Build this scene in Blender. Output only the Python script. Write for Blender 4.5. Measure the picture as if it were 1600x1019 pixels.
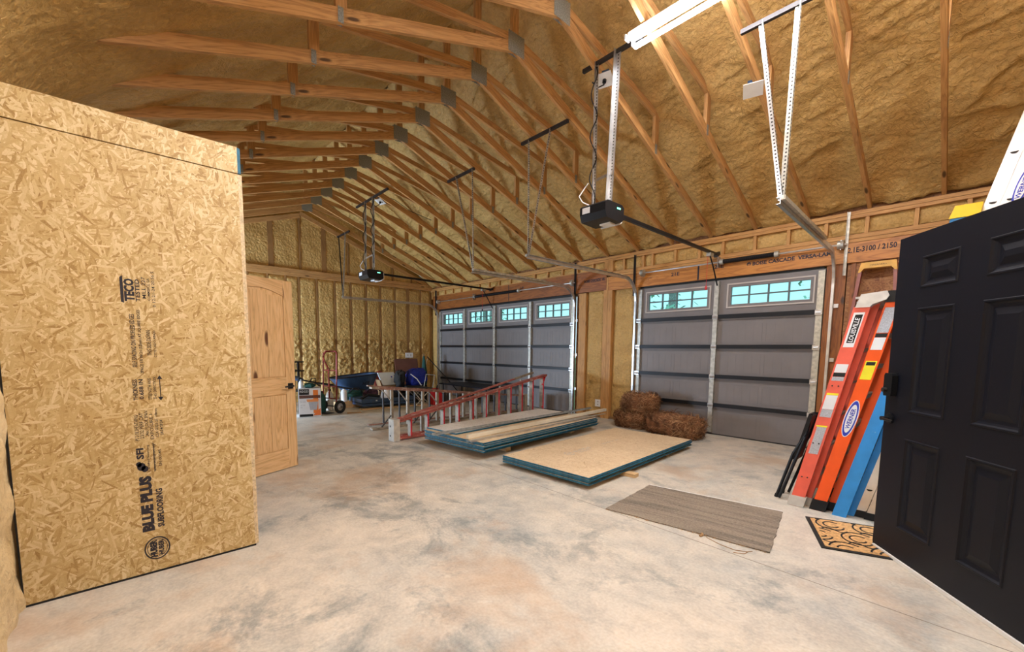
import bpy, math, random
from mathutils import Vector, Matrix, noise
random.seed(7)
for o in list(bpy.data.objects): bpy.data.objects.remove(o)
SC = bpy.context.scene
COL = SC.collection
PI = math.pi
V = Vector

# ------------------------------------------------------------------ camera
def look(yaw, pitch, roll):
    f = V((-math.sin(yaw)*math.cos(pitch), math.cos(yaw)*math.cos(pitch), -math.sin(pitch)))
    r = V((math.cos(yaw), math.sin(yaw), 0)); u = r.cross(f)
    r2 = r*math.cos(roll)+u*math.sin(roll); u2 = -r*math.sin(roll)+u*math.cos(roll)
    return Matrix((( r2.x, u2.x, -f.x), (r2.y, u2.y, -f.y), (r2.z, u2.z, -f.z)))
cam_d = bpy.data.cameras.new('camera')
cam = bpy.data.objects.new('camera', cam_d); COL.objects.link(cam)
cam_d.sensor_fit = 'HORIZONTAL'; cam_d.sensor_width = 36
cam_d.lens = 649.268/1600*36
cam_d.shift_x = (800-763.296)/1600
cam_d.shift_y = (604.335-509.5)/1600
cam_d.clip_start = .05; cam_d.clip_end = 200
cam.matrix_world = Matrix.Translation((3.96695, -7.02506, 1.35507)) @ look(.85620, .09275, .005757).to_4x4()
SC.camera = cam

# ------------------------------------------------------------------ world and light
SC.view_settings.view_transform = 'Standard'; SC.view_settings.look = 'None'
SC.view_settings.gamma = 1; SC.view_settings.use_curve_mapping = False
SC.view_settings.exposure = 0.46
SC.cycles.use_denoising = True
SC.cycles.max_bounces = 8; SC.cycles.diffuse_bounces = 4
world = bpy.data.worlds.new('sky'); SC.world = world; world.use_nodes = True
bg = world.node_tree.nodes['Background']
bg.inputs[0].default_value = (.62, .90, 1.0, 1); bg.inputs[1].default_value = 1.0

def area(name, loc, direction, sx, sy, power, color, parent=None):
    d = bpy.data.lights.new(name, 'AREA'); d.shape = 'RECTANGLE'; d.size = sx; d.size_y = sy
    d.energy = power; d.color = color
    o = bpy.data.objects.new(name, d); COL.objects.link(o)
    o.location = loc; o.rotation_euler = V(direction).to_track_quat('-Z', 'Y').to_euler()
    if parent: o.parent = parent; o.location = V(loc)-parent.location
    return o
# daylight coming in at the open doorway in the back wall (hidden behind the closet)
area('doorway_daylight', (-5.55, -7.95, .70), (-.05, 1, -.16), 1.4, .8, 330, (.62, .79, 1.0))

# ------------------------------------------------------------------ mesh helpers
class MB:
    def __init__(s): s.v = []; s.f = []; s.uv = []; s.m = []
    def face(s, pts, uvs=None, mi=0):
        b = len(s.v); s.v += [tuple(p) for p in pts]; s.f.append(tuple(range(b, b+len(pts))))
        s.uv += uvs if uvs else [(p[0], p[1]) for p in pts]; s.m.append(mi)
    def hexa(s, c, mi=0):
        """c: 8 corners, index bits: 1=length axis, 2=width, 4=height"""
        L = (V(c[1])-V(c[0])).length; W = (V(c[2])-V(c[0])).length; H = (V(c[4])-V(c[0])).length
        o = random.random()*20; q = random.random()*20
        for idx, du, dv, t in (((0, 2, 3, 1), 0, 0, W), ((4, 5, 7, 6), 0, .7, W), ((0, 1, 5, 4), 0, 1.4, H), ((2, 6, 7, 3), 0, 2.1, H), ((0, 4, 6, 2), 0, 3, 0), ((1, 3, 7, 5), 0, 4, 0)):
            uv = []
            for i in idx:
                l = L if i & 1 else 0; w = W if i & 2 else 0; h = H if i & 4 else 0
                uv.append((o+l, q+dv+(w if t is W and dv < 1 else h)) if t else (o+w*.3+L, q+dv+h))
            s.face([c[i] for i in idx], uv, mi)
    def box(s, lo, hi, mi=0):
        lo = list(lo); hi = list(hi)
        for i in range(3):
            if lo[i] > hi[i]: lo[i], hi[i] = hi[i], lo[i]
        d = [hi[i]-lo[i] for i in range(3)]; a = d.index(max(d)); b, c = [i for i in range(3) if i != a]
        if (a, b, c) == (1, 0, 2): b, c = 2, 0
        pts = []
        for k in range(8):
            p = list(lo)
            if k & 1: p[a] = hi[a]
            if k & 2: p[b] = hi[b]
            if k & 4: p[c] = hi[c]
            pts.append(p)
        s.hexa(pts, mi)
    def beam(s, a, b, w, h, up=(0, 0, 1), mi=0):
        """w across (perp to up), h along up, centred"""
        a = V(a); b = V(b); d = (b-a).normalized(); u = V(up); x = d.cross(u)
        if x.length < 1e-4: u = V((1, 0, 0)); x = d.cross(u)
        x.normalize(); u = x.cross(d).normalized()
        pts = []
        for k in range(8):
            p = V(b if k & 1 else a)
            p += x*(w/2 if k & 2 else -w/2)+u*(h/2 if k & 4 else -h/2); pts.append(p)
        s.hexa(pts, mi)
    def tube(s, path, r, n=8, mi=0, closed=False):
        path = [V(p) for p in path]; rings = []
        N = len(path); ref = None
        for i, p in enumerate(path):
            if closed: d = path[(i+1) % N]-path[i-1]
            else: d = path[min(i+1, N-1)]-path[max(i-1, 0)]
            if d.length < 1e-9: d = V((0, 0, 1))
            d.normalize()
            if ref is None: ref = V((0, 0, 1)) if abs(d.z) < .9 else V((1, 0, 0))
            x = d.cross(ref); 
            if x.length < 1e-3: ref = V((0, 1, 0)); x = d.cross(ref)
            x.normalize(); y = x.cross(d).normalized(); ref = y
            rr = r[i] if isinstance(r, (list, tuple)) else r
            rings.append([p+x*rr*math.cos(2*PI*k/n)+y*rr*math.sin(2*PI*k/n) for k in range(n)])
        l = 0
        for i in range(N if closed else N-1):
            A = rings[i]; B = rings[(i+1) % N]; l2 = l+(path[(i+1) % N]-path[i]).length
            for k in range(n):
                k2 = (k+1) % n
                s.face([A[k2], A[k], B[k], B[k2]], [(l, k2/n*.2), (l, k/n*.2), (l2, k/n*.2), (l2, k2/n*.2)], mi)
            l = l2
        if not closed:
            s.face(rings[0], None, mi); s.face(rings[-1][::-1], None, mi)
    def lathe(s, prof, origin, axis=(0, 0, 1), n=20, mi=0):
        """prof: [(r, t)] along axis"""
        ax = V(axis).normalized(); q = ax.to_track_quat('Z', 'Y'); O = V(origin)
        pt = lambda r, t, k: O+q @ V((r*math.cos(2*PI*k/n), r*math.sin(2*PI*k/n), t))
        for (r0, t0), (r1, t1) in zip(prof, prof[1:]):
            for k in range(n):
                s.face([pt(r0, t0, k), pt(r0, t0, k+1), pt(r1, t1, k+1), pt(r1, t1, k)], None, mi)
    def prism(s, poly, axis, t0, t1, mi=0):
        """extrude polygon: poly of 3D points, axis vector, offsets"""
        ax = V(axis); P = [V(p) for p in poly]; n = len(P)
        nrm = V((0, 0, 0))
        for i in range(n): nrm += (P[i]-P[0]).cross(P[(i+1) % n]-P[0])
        if nrm.dot(ax)*(t1-t0) < 0: P.reverse()
        A = [p+ax*t0 for p in P]; B = [p+ax*t1 for p in P]; q = random.random()*9
        uvf = lambda p: (q+p.x+p.y*.9, q+p.z+p.y*.2)
        s.face(A[::-1], [uvf(p) for p in A[::-1]], mi); s.face(B, [uvf(p) for p in B], mi)
        for i in range(n):
            j = (i+1) % n
            s.face([A[i], A[j], B[j], B[i]], [uvf(A[i]), uvf(A[j]), uvf(B[j]), uvf(B[i])], mi)
    def grid(s, fn, nu, nv, mi=0, flip=False, both=False):
        b = len(s.v)
        for j in range(nv+1):
            for i in range(nu+1): s.v.append(tuple(fn(i/nu, j/nv)))
        for j in range(nv):
            for i in range(nu):
                a = b+j*(nu+1)+i; q = (a, a+1, a+nu+2, a+nu+1)
                if flip: q = q[::-1]
                s.f.append(q); s.uv += [(s.v[k][0], s.v[k][1]) for k in q]; s.m.append(mi)
    def build(s, name, mats, parent=None, smooth=False, weld=False, bevel=0):
        me = bpy.data.meshes.new(name)
        inv = Matrix()
        if parent is not None:
            inv = world_of(parent).inverted()
        me.from_pydata([inv @ V(p) for p in s.v], [], s.f)
        uvl = me.uv_layers.new(name='UVMap')
        for i, uv in enumerate(s.uv): uvl.data[i].uv = uv
        if not isinstance(mats, (list, tuple)): mats = [mats]
        for m in mats: me.materials.append(m)
        for p, mi in zip(me.polygons, s.m): p.material_index = mi; p.use_smooth = smooth
        if weld:
            import bmesh
            bm = bmesh.new(); bm.from_mesh(me); bmesh.ops.remove_doubles(bm, verts=bm.verts, dist=1e-4)
            bm.to_mesh(me); bm.free()
        me.update()
        o = bpy.data.objects.new(name, me); COL.objects.link(o)
        if parent is not None: o.parent = parent
        if bevel:
            md = o.modifiers.new('bevel', 'BEVEL'); md.width = bevel; md.segments = 2; md.limit_method = 'ANGLE'; md.angle_limit = .6
        return o

def local_matrix(o):
    return Matrix.Translation(o.location) @ o.rotation_euler.to_matrix().to_4x4()
def world_of(o):
    m = local_matrix(o)
    while o.parent is not None:
        o = o.parent; m = local_matrix(o) @ m
    return m
def tag(o, label=None, cat=None, group=None, kind=None):
    if label: o['label'] = label
    if cat: o['category'] = cat
    if group: o['group'] = group
    if kind: o['kind'] = kind
    return o
def thing(name, label, cat, loc=(0, 0, 0), rz=0, group=None):
    o = bpy.data.objects.new(name, None); COL.objects.link(o); o.empty_display_size = .1
    o.location = loc; o.rotation_euler = (0, 0, rz)
    return tag(o, label, cat, group)
def struct(name, mb, mat, label=None, **k):
    o = mb.build(name, mat, None, **k); o['kind'] = 'structure'
    if label: o['label'] = label
    return o
def struct_empty(name, loc=(0, 0, 0), label=None):
    o = bpy.data.objects.new(name, None); COL.objects.link(o); o.location = loc; o['kind'] = 'structure'; o.empty_display_size = .1
    if label: o['label'] = label
    return o
def copy_tree(o, parent=None):
    c = o.copy(); COL.objects.link(c); c.parent = parent
    for ch in [x for x in COL.objects if x.parent == o]: copy_tree(ch, c)
    return c
def text(body, mat, origin, right, up, width=None, height=.03, parent=None, name='lettering', ext=.0006, bold=0, align='LEFT'):
    """flat lettering whose lower-left corner sits at origin"""
    cu = bpy.data.curves.new('t', 'FONT'); cu.body = body; cu.size = 1; cu.resolution_u = 2; cu.offset = bold
    to = bpy.data.objects.new('t', cu); COL.objects.link(to)
    dg = bpy.context.evaluated_depsgraph_get(); me = bpy.data.meshes.new_from_object(to.evaluated_get(dg))
    bpy.data.objects.remove(to); bpy.data.curves.remove(cu)
    if not me.vertices: return None
    xs = [v.co.x for v in me.vertices]; ys = [v.co.y for v in me.vertices]
    x0, x1, y0, y1 = min(xs), max(xs), min(ys), max(ys)
    sy = height/(y1-y0); sx = width/(x1-x0) if width else sy
    r = V(right).normalized(); u = V(up).normalized(); n = r.cross(u)
    inv = world_of(parent).inverted() if parent else Matrix()
    O = V(origin)
    for v in me.vertices:
        v.co = inv @ (O+r*(v.co.x-x0)*sx+u*(v.co.y-y0)*sy+n*ext)
    me.materials.clear(); me.materials.append(mat); me.name = name
    o = bpy.data.objects.new(name, me); COL.objects.link(o)
    if parent: o.parent = parent
    return o

# ------------------------------------------------------------------ materials
def new_mat(name):
    m = bpy.data.materials.new(name); m.use_nodes = True; nt = m.node_tree
    b = nt.nodes['Principled BSDF']; return m, nt, b
def N(nt, t, **k):
    n = nt.nodes.new(t)
    for a, v in k.items():
        if a.startswith('i_'):
            key = a[2:]; key = int(key) if key.isdigit() else key.replace('_', ' ')
            n.inputs[key].default_value = v
        else: setattr(n, a, v)
    return n
def ramp(nt, stops, fac=None, interp='LINEAR'):
    r = nt.nodes.new('ShaderNodeValToRGB'); e = r.color_ramp.elements; r.color_ramp.interpolation = interp
    while len(e) < len(stops): e.new(.5)
    for i, (p, c) in enumerate(stops): e[i].position = p; e[i].color = (*c, 1)
    if fac is not None: nt.links.new(fac, r.inputs[0])
    return r
def mix(nt, fac, a, b, mode='MIX'):
    m = nt.nodes.new('ShaderNodeMix'); m.data_type = 'RGBA'; m.blend_type = mode
    for s, v in ((0, fac), (6, a), (7, b)):
        if hasattr(v, 'is_output') or hasattr(v, 'links'): nt.links.new(v, m.inputs[s])
        elif s == 0: m.inputs[0].default_value = v
        else: m.inputs[s].default_value = (*v, 1)
    return m.outputs[2]
def coords(nt, kind='Object', scale=(1, 1, 1), rot=(0, 0, 0), loc=(0, 0, 0)):
    tc = nt.nodes.new('ShaderNodeTexCoord'); mp = nt.nodes.new('ShaderNodeMapping')
    mp.inputs['Scale'].default_value = scale; mp.inputs['Rotation'].default_value = rot; mp.inputs['Location'].default_value = loc
    nt.links.new(tc.outputs[kind], mp.inputs[0]); return mp.outputs[0]
def bump(nt, b, h, strength, dist=.01):
    bp = nt.nodes.new('ShaderNodeBump'); bp.inputs['Strength'].default_value = strength; bp.inputs['Distance'].default_value = dist
    nt.links.new(h, bp.inputs['Height']); nt.links.new(bp.outputs[0], b.inputs['Normal'])
def plain(name, c, rough=.5, metal=0, var=.12, scale=8, em=None, bmp=0, wear=None):
    m, nt, b = new_mat(name)
    co = coords(nt); n = N(nt, 'ShaderNodeTexNoise', i_Scale=scale, i_Detail=4); nt.links.new(co, n.inputs[0])
    lo = tuple(x*(1-var) for x in c); hi = tuple(min(1, x*(1+var)) for x in c)
    out = ramp(nt, [(.3, lo), (.7, hi)], n.outputs[0]).outputs[0]
    if wear:
        n2 = N(nt, 'ShaderNodeTexNoise', i_Scale=wear[2], i_Detail=8, i_Roughness=.75); nt.links.new(co, n2.inputs[0])
        w = ramp(nt, [(wear[1], (0, 0, 0)), (min(1, wear[1]+.06), (1, 1, 1))], n2.outputs[0]).outputs[0]
        out = mix(nt, w, out, wear[0])
    nt.links.new(out, b.inputs['Base Color'])
    b.inputs['Roughness'].default_value = rough; b.inputs['Metallic'].default_value = metal
    if bmp: bump(nt, b, n.outputs[0], bmp)
    if em: b.inputs['Emission Color'].default_value = (*em[0], 1); b.inputs['Emission Strength'].default_value = em[1]
    return m
def wood(name, c1, c2, knots=.5, rough=.6, gs=1.0, c3=None):
    m, nt, b = new_mat(name)
    co = coords(nt, 'UV', (.9, 13*gs, 1))
    w = N(nt, 'ShaderNodeTexNoise', i_Scale=1.3, i_Detail=3, i_Distortion=1.1); nt.links.new(co, w.inputs[0])
    wm = N(nt, 'ShaderNodeMath', operation='MULTIPLY', i_1=11.0); nt.links.new(w.outputs[0], wm.inputs[0])
    fr = N(nt, 'ShaderNodeMath', operation='PINGPONG', i_1=1.0); nt.links.new(wm.outputs[0], fr.inputs[0])
    f = N(nt, 'ShaderNodeTexNoise', i_Scale=4, i_Detail=5); 
    co2 = coords(nt, 'UV', (2, 70*gs, 1)); nt.links.new(co2, f.inputs[0])
    base = ramp(nt, [(0, tuple(x*.72 for x in c2)), (.16, c2), (.42, tuple((a+d)/2 for a, d in zip(c1, c2))), (1, c1)], fr.outputs[0]).outputs[0]
    base = mix(nt, .38, base, ramp(nt, [(.3, tuple(x*.66 for x in c1)), (.7, tuple(min(1, x*1.15) for x in c1))], f.outputs[0]).outputs[0])
    if knots:
        cv = coords(nt, 'UV', (2.2, 9*gs, 1)); vo = N(nt, 'ShaderNodeTexVoronoi', i_Scale=1.0); nt.links.new(cv, vo.inputs[0])
        k = ramp(nt, [(0, (1, 1, 1)), (.07+.07*knots, (.9, .9, .9)), (.12+.10*knots, (0, 0, 0))], vo.outputs['Distance']).outputs[0]
        sep = N(nt, 'ShaderNodeSeparateColor'); nt.links.new(vo.outputs['Color'], sep.inputs[0])
        gt = N(nt, 'ShaderNodeMath', operation='GREATER_THAN', i_1=1-knots*.75); nt.links.new(sep.outputs[0], gt.inputs[0])
        mu = N(nt, 'ShaderNodeMath', operation='MULTIPLY'); nt.links.new(k, mu.inputs[0]); nt.links.new(gt.outputs[0], mu.inputs[1])
        base = mix(nt, mu.outputs[0], base, c3 or tuple(x*.18 for x in c2))
    nt.links.new(base, b.inputs['Base Color']); b.inputs['Roughness'].default_value = rough
    bump(nt, b, f.outputs[0], .15, .003)
    return m
def osb(name, rot, stops, scale=1.0, rough=.55):
    """flakes lying in one plane; rot turns the sheet's plane into xy"""
    m, nt, b = new_mat(name)
    tc = nt.nodes.new('ShaderNodeTexCoord'); m0 = nt.nodes.new('ShaderNodeMapping'); m0.inputs['Rotation'].default_value = rot
    nt.links.new(tc.outputs['Object'], m0.inputs[0])
    wn = N(nt, 'ShaderNodeTexNoise', i_Scale=11*scale, i_Detail=2); nt.links.new(m0.outputs[0], wn.inputs[0])
    ad = N(nt, 'ShaderNodeVectorMath', operation='MULTIPLY_ADD'); nt.links.new(wn.outputs[1], ad.inputs[0]); ad.inputs[1].default_value = (.016, .016, 0); nt.links.new(m0.outputs[0], ad.inputs[2])
    prev = None
    for i, ang in enumerate((8, 47, 95, 128, 163)):
        mp = nt.nodes.new('ShaderNodeMapping'); mp.inputs['Rotation'].default_value = (0, 0, math.radians(ang))
        r2 = nt.nodes.new('ShaderNodeMapping'); r2.inputs['Scale'].default_value = (11*scale, 74*scale, 2); r2.inputs['Location'].default_value = (i*3.3, i*7.1, i*.5)
        nt.links.new(ad.outputs[0], mp.inputs[0]); nt.links.new(mp.outputs[0], r2.inputs[0])
        vo = N(nt, 'ShaderNodeTexVoronoi', i_Scale=1.0); nt.links.new(r2.outputs[0], vo.inputs[0])
        sp = N(nt, 'ShaderNodeSeparateColor'); nt.links.new(vo.outputs['Color'], sp.inputs[0])
        if prev is None: prev = (sp.outputs[0], sp.outputs[1])
        else:
            g = N(nt, 'ShaderNodeMath', operation='GREATER_THAN'); nt.links.new(sp.outputs[0], g.inputs[0]); nt.links.new(prev[0], g.inputs[1])
            mx = N(nt, 'ShaderNodeMath', operation='MAXIMUM'); nt.links.new(sp.outputs[0], mx.inputs[0]); nt.links.new(prev[0], mx.inputs[1])
            mm = nt.nodes.new('ShaderNodeMix'); nt.links.new(g.outputs[0], mm.inputs[0]); nt.links.new(prev[1], mm.inputs[2]); nt.links.new(sp.outputs[1], mm.inputs[3])
            prev = (mx.outputs[0], mm.outputs[0])
    fine = N(nt, 'ShaderNodeTexNoise', i_Scale=160*scale, i_Detail=2); nt.links.new(m0.outputs[0], fine.inputs[0])
    mm = nt.nodes.new('ShaderNodeMix'); mm.inputs[0].default_value = .3; nt.links.new(prev[1], mm.inputs[2]); nt.links.new(fine.outputs[0], mm.inputs[3])
    c = ramp(nt, stops, mm.outputs[0]).outputs[0]
    big = N(nt, 'ShaderNodeTexNoise', i_Scale=2.2, i_Detail=2); nt.links.new(m0.outputs[0], big.inputs[0])
    c = mix(nt, .35, c, ramp(nt, [(.35, (.75, .7, .62)), (.65, (1, 1, 1))], big.outputs[0]).outputs[0], 'MULTIPLY')
    nt.links.new(c, b.inputs['Base Color']); b.inputs['Roughness'].default_value = rough
    bump(nt, b, mm.outputs[0], .25, .003)
    return m
def foam(name, c1, c2, bs=.5, s=1.0):
    m, nt, b = new_mat(name); co = coords(nt)
    n1 = N(nt, 'ShaderNodeTexNoise', i_Scale=2.2*s, i_Detail=4, i_Distortion=.6); nt.links.new(co, n1.inputs[0])
    n2 = N(nt, 'ShaderNodeTexNoise', i_Scale=26*s, i_Detail=5, i_Roughness=.6, i_Distortion=.8); nt.links.new(co, n2.inputs[0])
    v = N(nt, 'ShaderNodeTexVoronoi', i_Scale=15*s, feature='SMOOTH_F1'); nt.links.new(co, v.inputs[0])
    c = ramp(nt, [(.28, c1), (.72, c2)], n1.outputs[0]).outputs[0]
    c = mix(nt, .3, c, ramp(nt, [(.3, tuple(x*.6 for x in c1)), (.7, tuple(min(1, x*1.3) for x in c2))], n2.outputs[0]).outputs[0])
    nt.links.new(c, b.inputs['Base Color']); b.inputs['Roughness'].default_value = .42
    ad = N(nt, 'ShaderNodeMath', operation='ADD'); nt.links.new(n2.outputs[0], ad.inputs[0]); nt.links.new(v.outputs[0], ad.inputs[1])
    bump(nt, b, ad.outputs[0], bs, .02)
    return m
def concrete():
    m, nt, b = new_mat('concrete'); co = coords(nt)
    n1 = N(nt, 'ShaderNodeTexNoise', i_Scale=.75, i_Detail=7, i_Roughness=.66, i_Distortion=.25); nt.links.new(co, n1.inputs[0])
    n2 = N(nt, 'ShaderNodeTexNoise', i_Scale=4.5, i_Detail=8, i_Roughness=.7, i_Distortion=.4); nt.links.new(co, n2.inputs[0])
    n3 = N(nt, 'ShaderNodeTexNoise', i_Scale=60, i_Detail=4); nt.links.new(co, n3.inputs[0])
    n4 = N(nt, 'ShaderNodeTexNoise', i_Scale=1.6, i_Detail=9, i_Roughness=.74, i_Distortion=.35); 
    nt.links.new(coords(nt, loc=(5, 3, 1)), n4.inputs[0])
    c = ramp(nt, [(.36, (.33, .355, .35)), (.46, (.53, .50, .435)), (.60, (.66, .58, .47))], n1.outputs[0]).outputs[0]
    c = mix(nt, .45, c, ramp(nt, [(.33, (.28, .285, .28)), (.5, (.56, .525, .47)), (.67, (.76, .70, .61))], n2.outputs[0]).outputs[0])
    stain = ramp(nt, [(.53, (0, 0, 0)), (.64, (1, 1, 1))], n4.outputs[0]).outputs[0]
    c = mix(nt, stain, c, mix(nt, .6, c, (.14, .175, .19)))
    c = mix(nt, .18, c, ramp(nt, [(.3, (.2, .2, .2)), (.7, (.85, .85, .85))], n3.outputs[0]).outputs[0], 'OVERLAY')
    # rusty clay stains
    n5 = N(nt, 'ShaderNodeTexNoise', i_Scale=1.1, i_Detail=7, i_Roughness=.65, i_Distortion=.3); nt.links.new(coords(nt, loc=(11, 2, 4)), n5.inputs[0])
    st2 = ramp(nt, [(.54, (0, 0, 0)), (.66, (1, 1, 1))], n5.outputs[0]).outputs[0]
    c = mix(nt, st2, c, mix(nt, .42, c, (.45, .25, .11)))
    nt.links.new(c, b.inputs['Base Color'])
    r = ramp(nt, [(.3, (.38,)*3), (.7, (.62,)*3)], n2.outputs[0]).outputs[0]; nt.links.new(r, b.inputs['Roughness'])
    bump(nt, b, n3.outputs[0], .08, .004)
    return m
M = {}
M['floor'] = concrete()
M['foam'] = foam('spray foam', (.46, .275, .078), (.67, .43, .15), 1.15)
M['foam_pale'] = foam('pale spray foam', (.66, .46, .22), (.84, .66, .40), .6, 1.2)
M['foam_wall'] = foam('wall spray foam', (.44, .26, .072), (.66, .42, .145), .9, 1.3)
M['pine'] = wood('framing pine', (.60, .335, .125), (.36, .165, .05), .5)
M['stud'] = wood('stud pine', (.34, .18, .06), (.22, .10, .03), .2)
M['post'] = wood('post pine', (.55, .29, .09), (.40, .18, .05), .3)
M['lvl'] = wood('laminated veneer lumber', (.55, .23, .045), (.33, .11, .02), .25, .45, .6)
M['lvl_dark'] = wood('stained laminated veneer lumber', (.33, .11, .022), (.17, .05, .012), .3, .45, .6)
M['doorpine'] = wood('knotty door pine', (.80, .54, .28), (.64, .37, .15), .9, .4, .8, (.10, .03, .01))
M['osb'] = osb('strand board wall', (0, PI/2, 0), [(.12, (.33, .195, .06)), (.28, (.49, .34, .14)), (.6, (.60, .455, .225)), (.9, (.76, .635, .40))], 1.25)
M['osb_flat'] = osb('strand board sheet', (0, 0, .3), [(.2, (.42, .27, .13)), (.4, (.66, .50, .32)), (.6, (.76, .60, .42)), (.85, (.86, .73, .56))], 1.1)
M['osb_grey'] = osb('weathered strand board', (0, 0, .3), [(.15, (.60, .58, .55)), (.5, (.74, .72, .70)), (.85, (.80, .79, .77))], 1.5)
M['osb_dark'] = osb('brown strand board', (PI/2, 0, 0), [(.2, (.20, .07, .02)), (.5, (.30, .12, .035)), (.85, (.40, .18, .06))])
M['osb_edge'] = plain('strand board edge', (.62, .50, .33), .8, 0, .3, 60)
M['blue_edge'] = plain('blue green edge paint', (.012, .115, .19), .6, 0, .35, 30)
M['ink'] = plain('black stamp ink', (.02, .018, .03), .7, 0, .1)
M['door_grey'] = plain('grey garage door skin', (.185, .168, .166), .5, 0, .06, 4)
M['door_trim'] = plain('window frame grey', (.47, .43, .40), .5, 0, .05)
M['muntin'] = plain('muntin grey', (.10, .13, .14), .5)
M['black_strut'] = plain('black steel strut', (.008, .009, .012), .45, .3)
M['galv'] = plain('galvanized steel', (.62, .63, .64), .32, .9, .15, 12)
M['galv_dull'] = plain('dull galvanized steel', (.50, .49, .44), .5, .7, .25, 20)
M['stile'] = plain('zinc door stile', (.50, .48, .40), .45, .6, .25, 25)
M['steel_dark'] = plain('dark steel', (.05, .045, .045), .5, .6)
M['black'] = plain('black plastic', (.008, .009, .012), .4)
M['black_door'] = plain('black door paint', (.004, .0052, .012), .5, 0, .12, 3, bmp=.03)
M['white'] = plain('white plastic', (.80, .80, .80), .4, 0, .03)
M['aluminium'] = plain('ladder aluminium', (.80, .80, .80), .28, .85, .08, 10)
M['alu_plate'] = plain('nail plate steel', (.26, .27, .25), .55, .25, .35, 90)
M['red_fg'] = plain('coral fibreglass', (.80, .13, .085), .4, 0, .1, 9, wear=((.85, .5, .4), .70, 14))
M['orange_fg'] = plain('orange fibreglass', (.88, .10, .012), .35, 0, .06, 9)
M['blue_fg'] = plain('blue fibreglass', (.028, .26, .66), .4, 0, .1, 9, wear=((.55, .66, .72), .64, 12))
M['brown_fg'] = plain('brown fibreglass', (.25, .055, .035), .45, 0, .2, 9)
M['worn_red'] = plain('worn red fibreglass', (.36, .095, .075), .5, 0, .25, 7, wear=((.52, .38, .33), .56, 12))
M['worn_brown'] = plain('dusty brown fibreglass', (.26, .13, .10), .55, 0, .25, 7, wear=((.42, .32, .27), .52, 12))
M['worn_step'] = plain('worn ladder step', (.30, .25, .19), .6, .25, .3, 12)
M['worn_cap'] = plain('worn grey cap', (.50, .46, .40), .6, 0, .2, 12, wear=((.2, .17, .14), .62, 18))
M['red_rust'] = plain('red scraped edge', (.50, .02, .03), .55, 0, .2, 20, wear=((.5, .42, .36), .60, 45))
M['yellow'] = plain('yellow plastic', (.85, .52, .01), .4, 0, .06)
M['tan_cap'] = plain('tan yellow cap', (.72, .40, .08), .45, 0, .15, 10)
M['grey_cap'] = plain('grey ladder cap', (.58, .57, .55), .45, .3, .15, 12)
M['label'] = plain('white sticker', (.75, .77, .82), .5, 0, .05)
M['label_grey'] = plain('grey printed sticker', (.42, .44, .50), .5, 0, .3, 220)
M['label_yellow'] = plain('yellow sticker', (.85, .75, .03), .5, 0, .1)
M['label_blue'] = plain('blue sticker', (.02, .04, .45), .5, 0, .05)
M['glass'] = None
M['black_door'].node_tree.nodes['Principled BSDF'].inputs['Specular IOR Level'].default_value = .28
M['black'].node_tree.nodes['Principled BSDF'].inputs['Specular IOR Level'].default_value = .3
M['rubber'] = plain('black rubber', (.012, .012, .012), .8, 0, .3)
M['hand_red'] = plain('hand truck red', (.22, .02, .015), .45, .2, .25, 14)
M['navy_tub'] = plain('dark blue tub', (.032, .068, .14), .45, 0, .2)
M['blue_cloth'] = plain('royal blue cloth', (.008, .025, .32), .7, 0, .35, 20)
M['green_cloth'] = plain('dark green cloth', (.008, .06, .05), .8, 0, .3, 20)
M['brown_board'] = plain('brown panel', (.16, .065, .045), .4, 0, .25, 3)
M['card'] = plain('cardboard', (.42, .25, .12), .8, 0, .12)
M['red_plastic'] = plain('red plastic', (.55, .015, .02), .4)
M['paper_blue'] = plain('pale blue foam board', (.74, .84, .94), .5, 0, .05)
M['cream'] = plain('cream pole', (.78, .72, .58), .5, 0, .06, 10)
M['lightwood'] = wood('pale lumber', (.72, .50, .27), (.55, .34, .15), .3)
M['clay'] = plain('grey steel flashing', (.42, .44, .44), .4, .5, .3, 20)
M['tube'] = plain('fluorescent tube', (.9, .9, .95), .4, em=((.88, .90, 1.0), 38))
M['green_led'] = plain('green led', (.1, .8, .5), .4, em=((.2, 1, .6), 2))
M['bark'] = plain('tree bark', (.34, .33, .33), .9, 0, .4, 20)
M['leaf'] = plain('leaves', (.30, .52, .40), .7, 0, .5, 3)
M['grass'] = plain('grass', (.10, .16, .05), .9, 0, .4, 3)
def glass_mat():
    m, nt, b = new_mat('window glass'); nt.nodes.remove(b)
    out = nt.nodes['Material Output']
    t = N(nt, 'ShaderNodeBsdfTransparent'); t.inputs[0].default_value = (.80, 1.0, .98, 1)
    g = N(nt, 'ShaderNodeBsdfGlossy'); g.inputs['Roughness'].default_value = .05
    mx = N(nt, 'ShaderNodeMixShader', i_0=.04)
    nt.links.new(t.outputs[0], mx.inputs[1]); nt.links.new(g.outputs[0], mx.inputs[2])
    nt.links.new(mx.outputs[0], out.inputs[0]); return m
M['glass'] = glass_mat()

def nz(x, y, z, o=3):
    return noise.fractal((x, y, z), 1.0, 2.0, o, noise_basis='PERLIN_ORIGINAL')

# ------------------------------------------------------------------ room dimensions
XL, XR, YB, RIDGE = -6.75, 4.33, -7.50, -3.74
PLATE = 3.09
TX = [3.65-.617*k for k in range(17)]

# floor
mb = MB(); mb.box((XL-.2, YB-.2, -.15), (XR+.2, .2, 0)); floor = struct('floor', mb, M['floor'], 'stained bare concrete garage floor')
jm = plain('saw cut', (.30, .26, .22), .9)
for i, (a, b) in enumerate((((-6.6, -3.86), (4.3, -4.08)), ((-2.0, 0), (-2.35, -7.4)))):
    j = MB(); j.beam((*a, .0006), (*b, .0006), .005, .001)
    j.build('control_joint', jm, floor)
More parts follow.
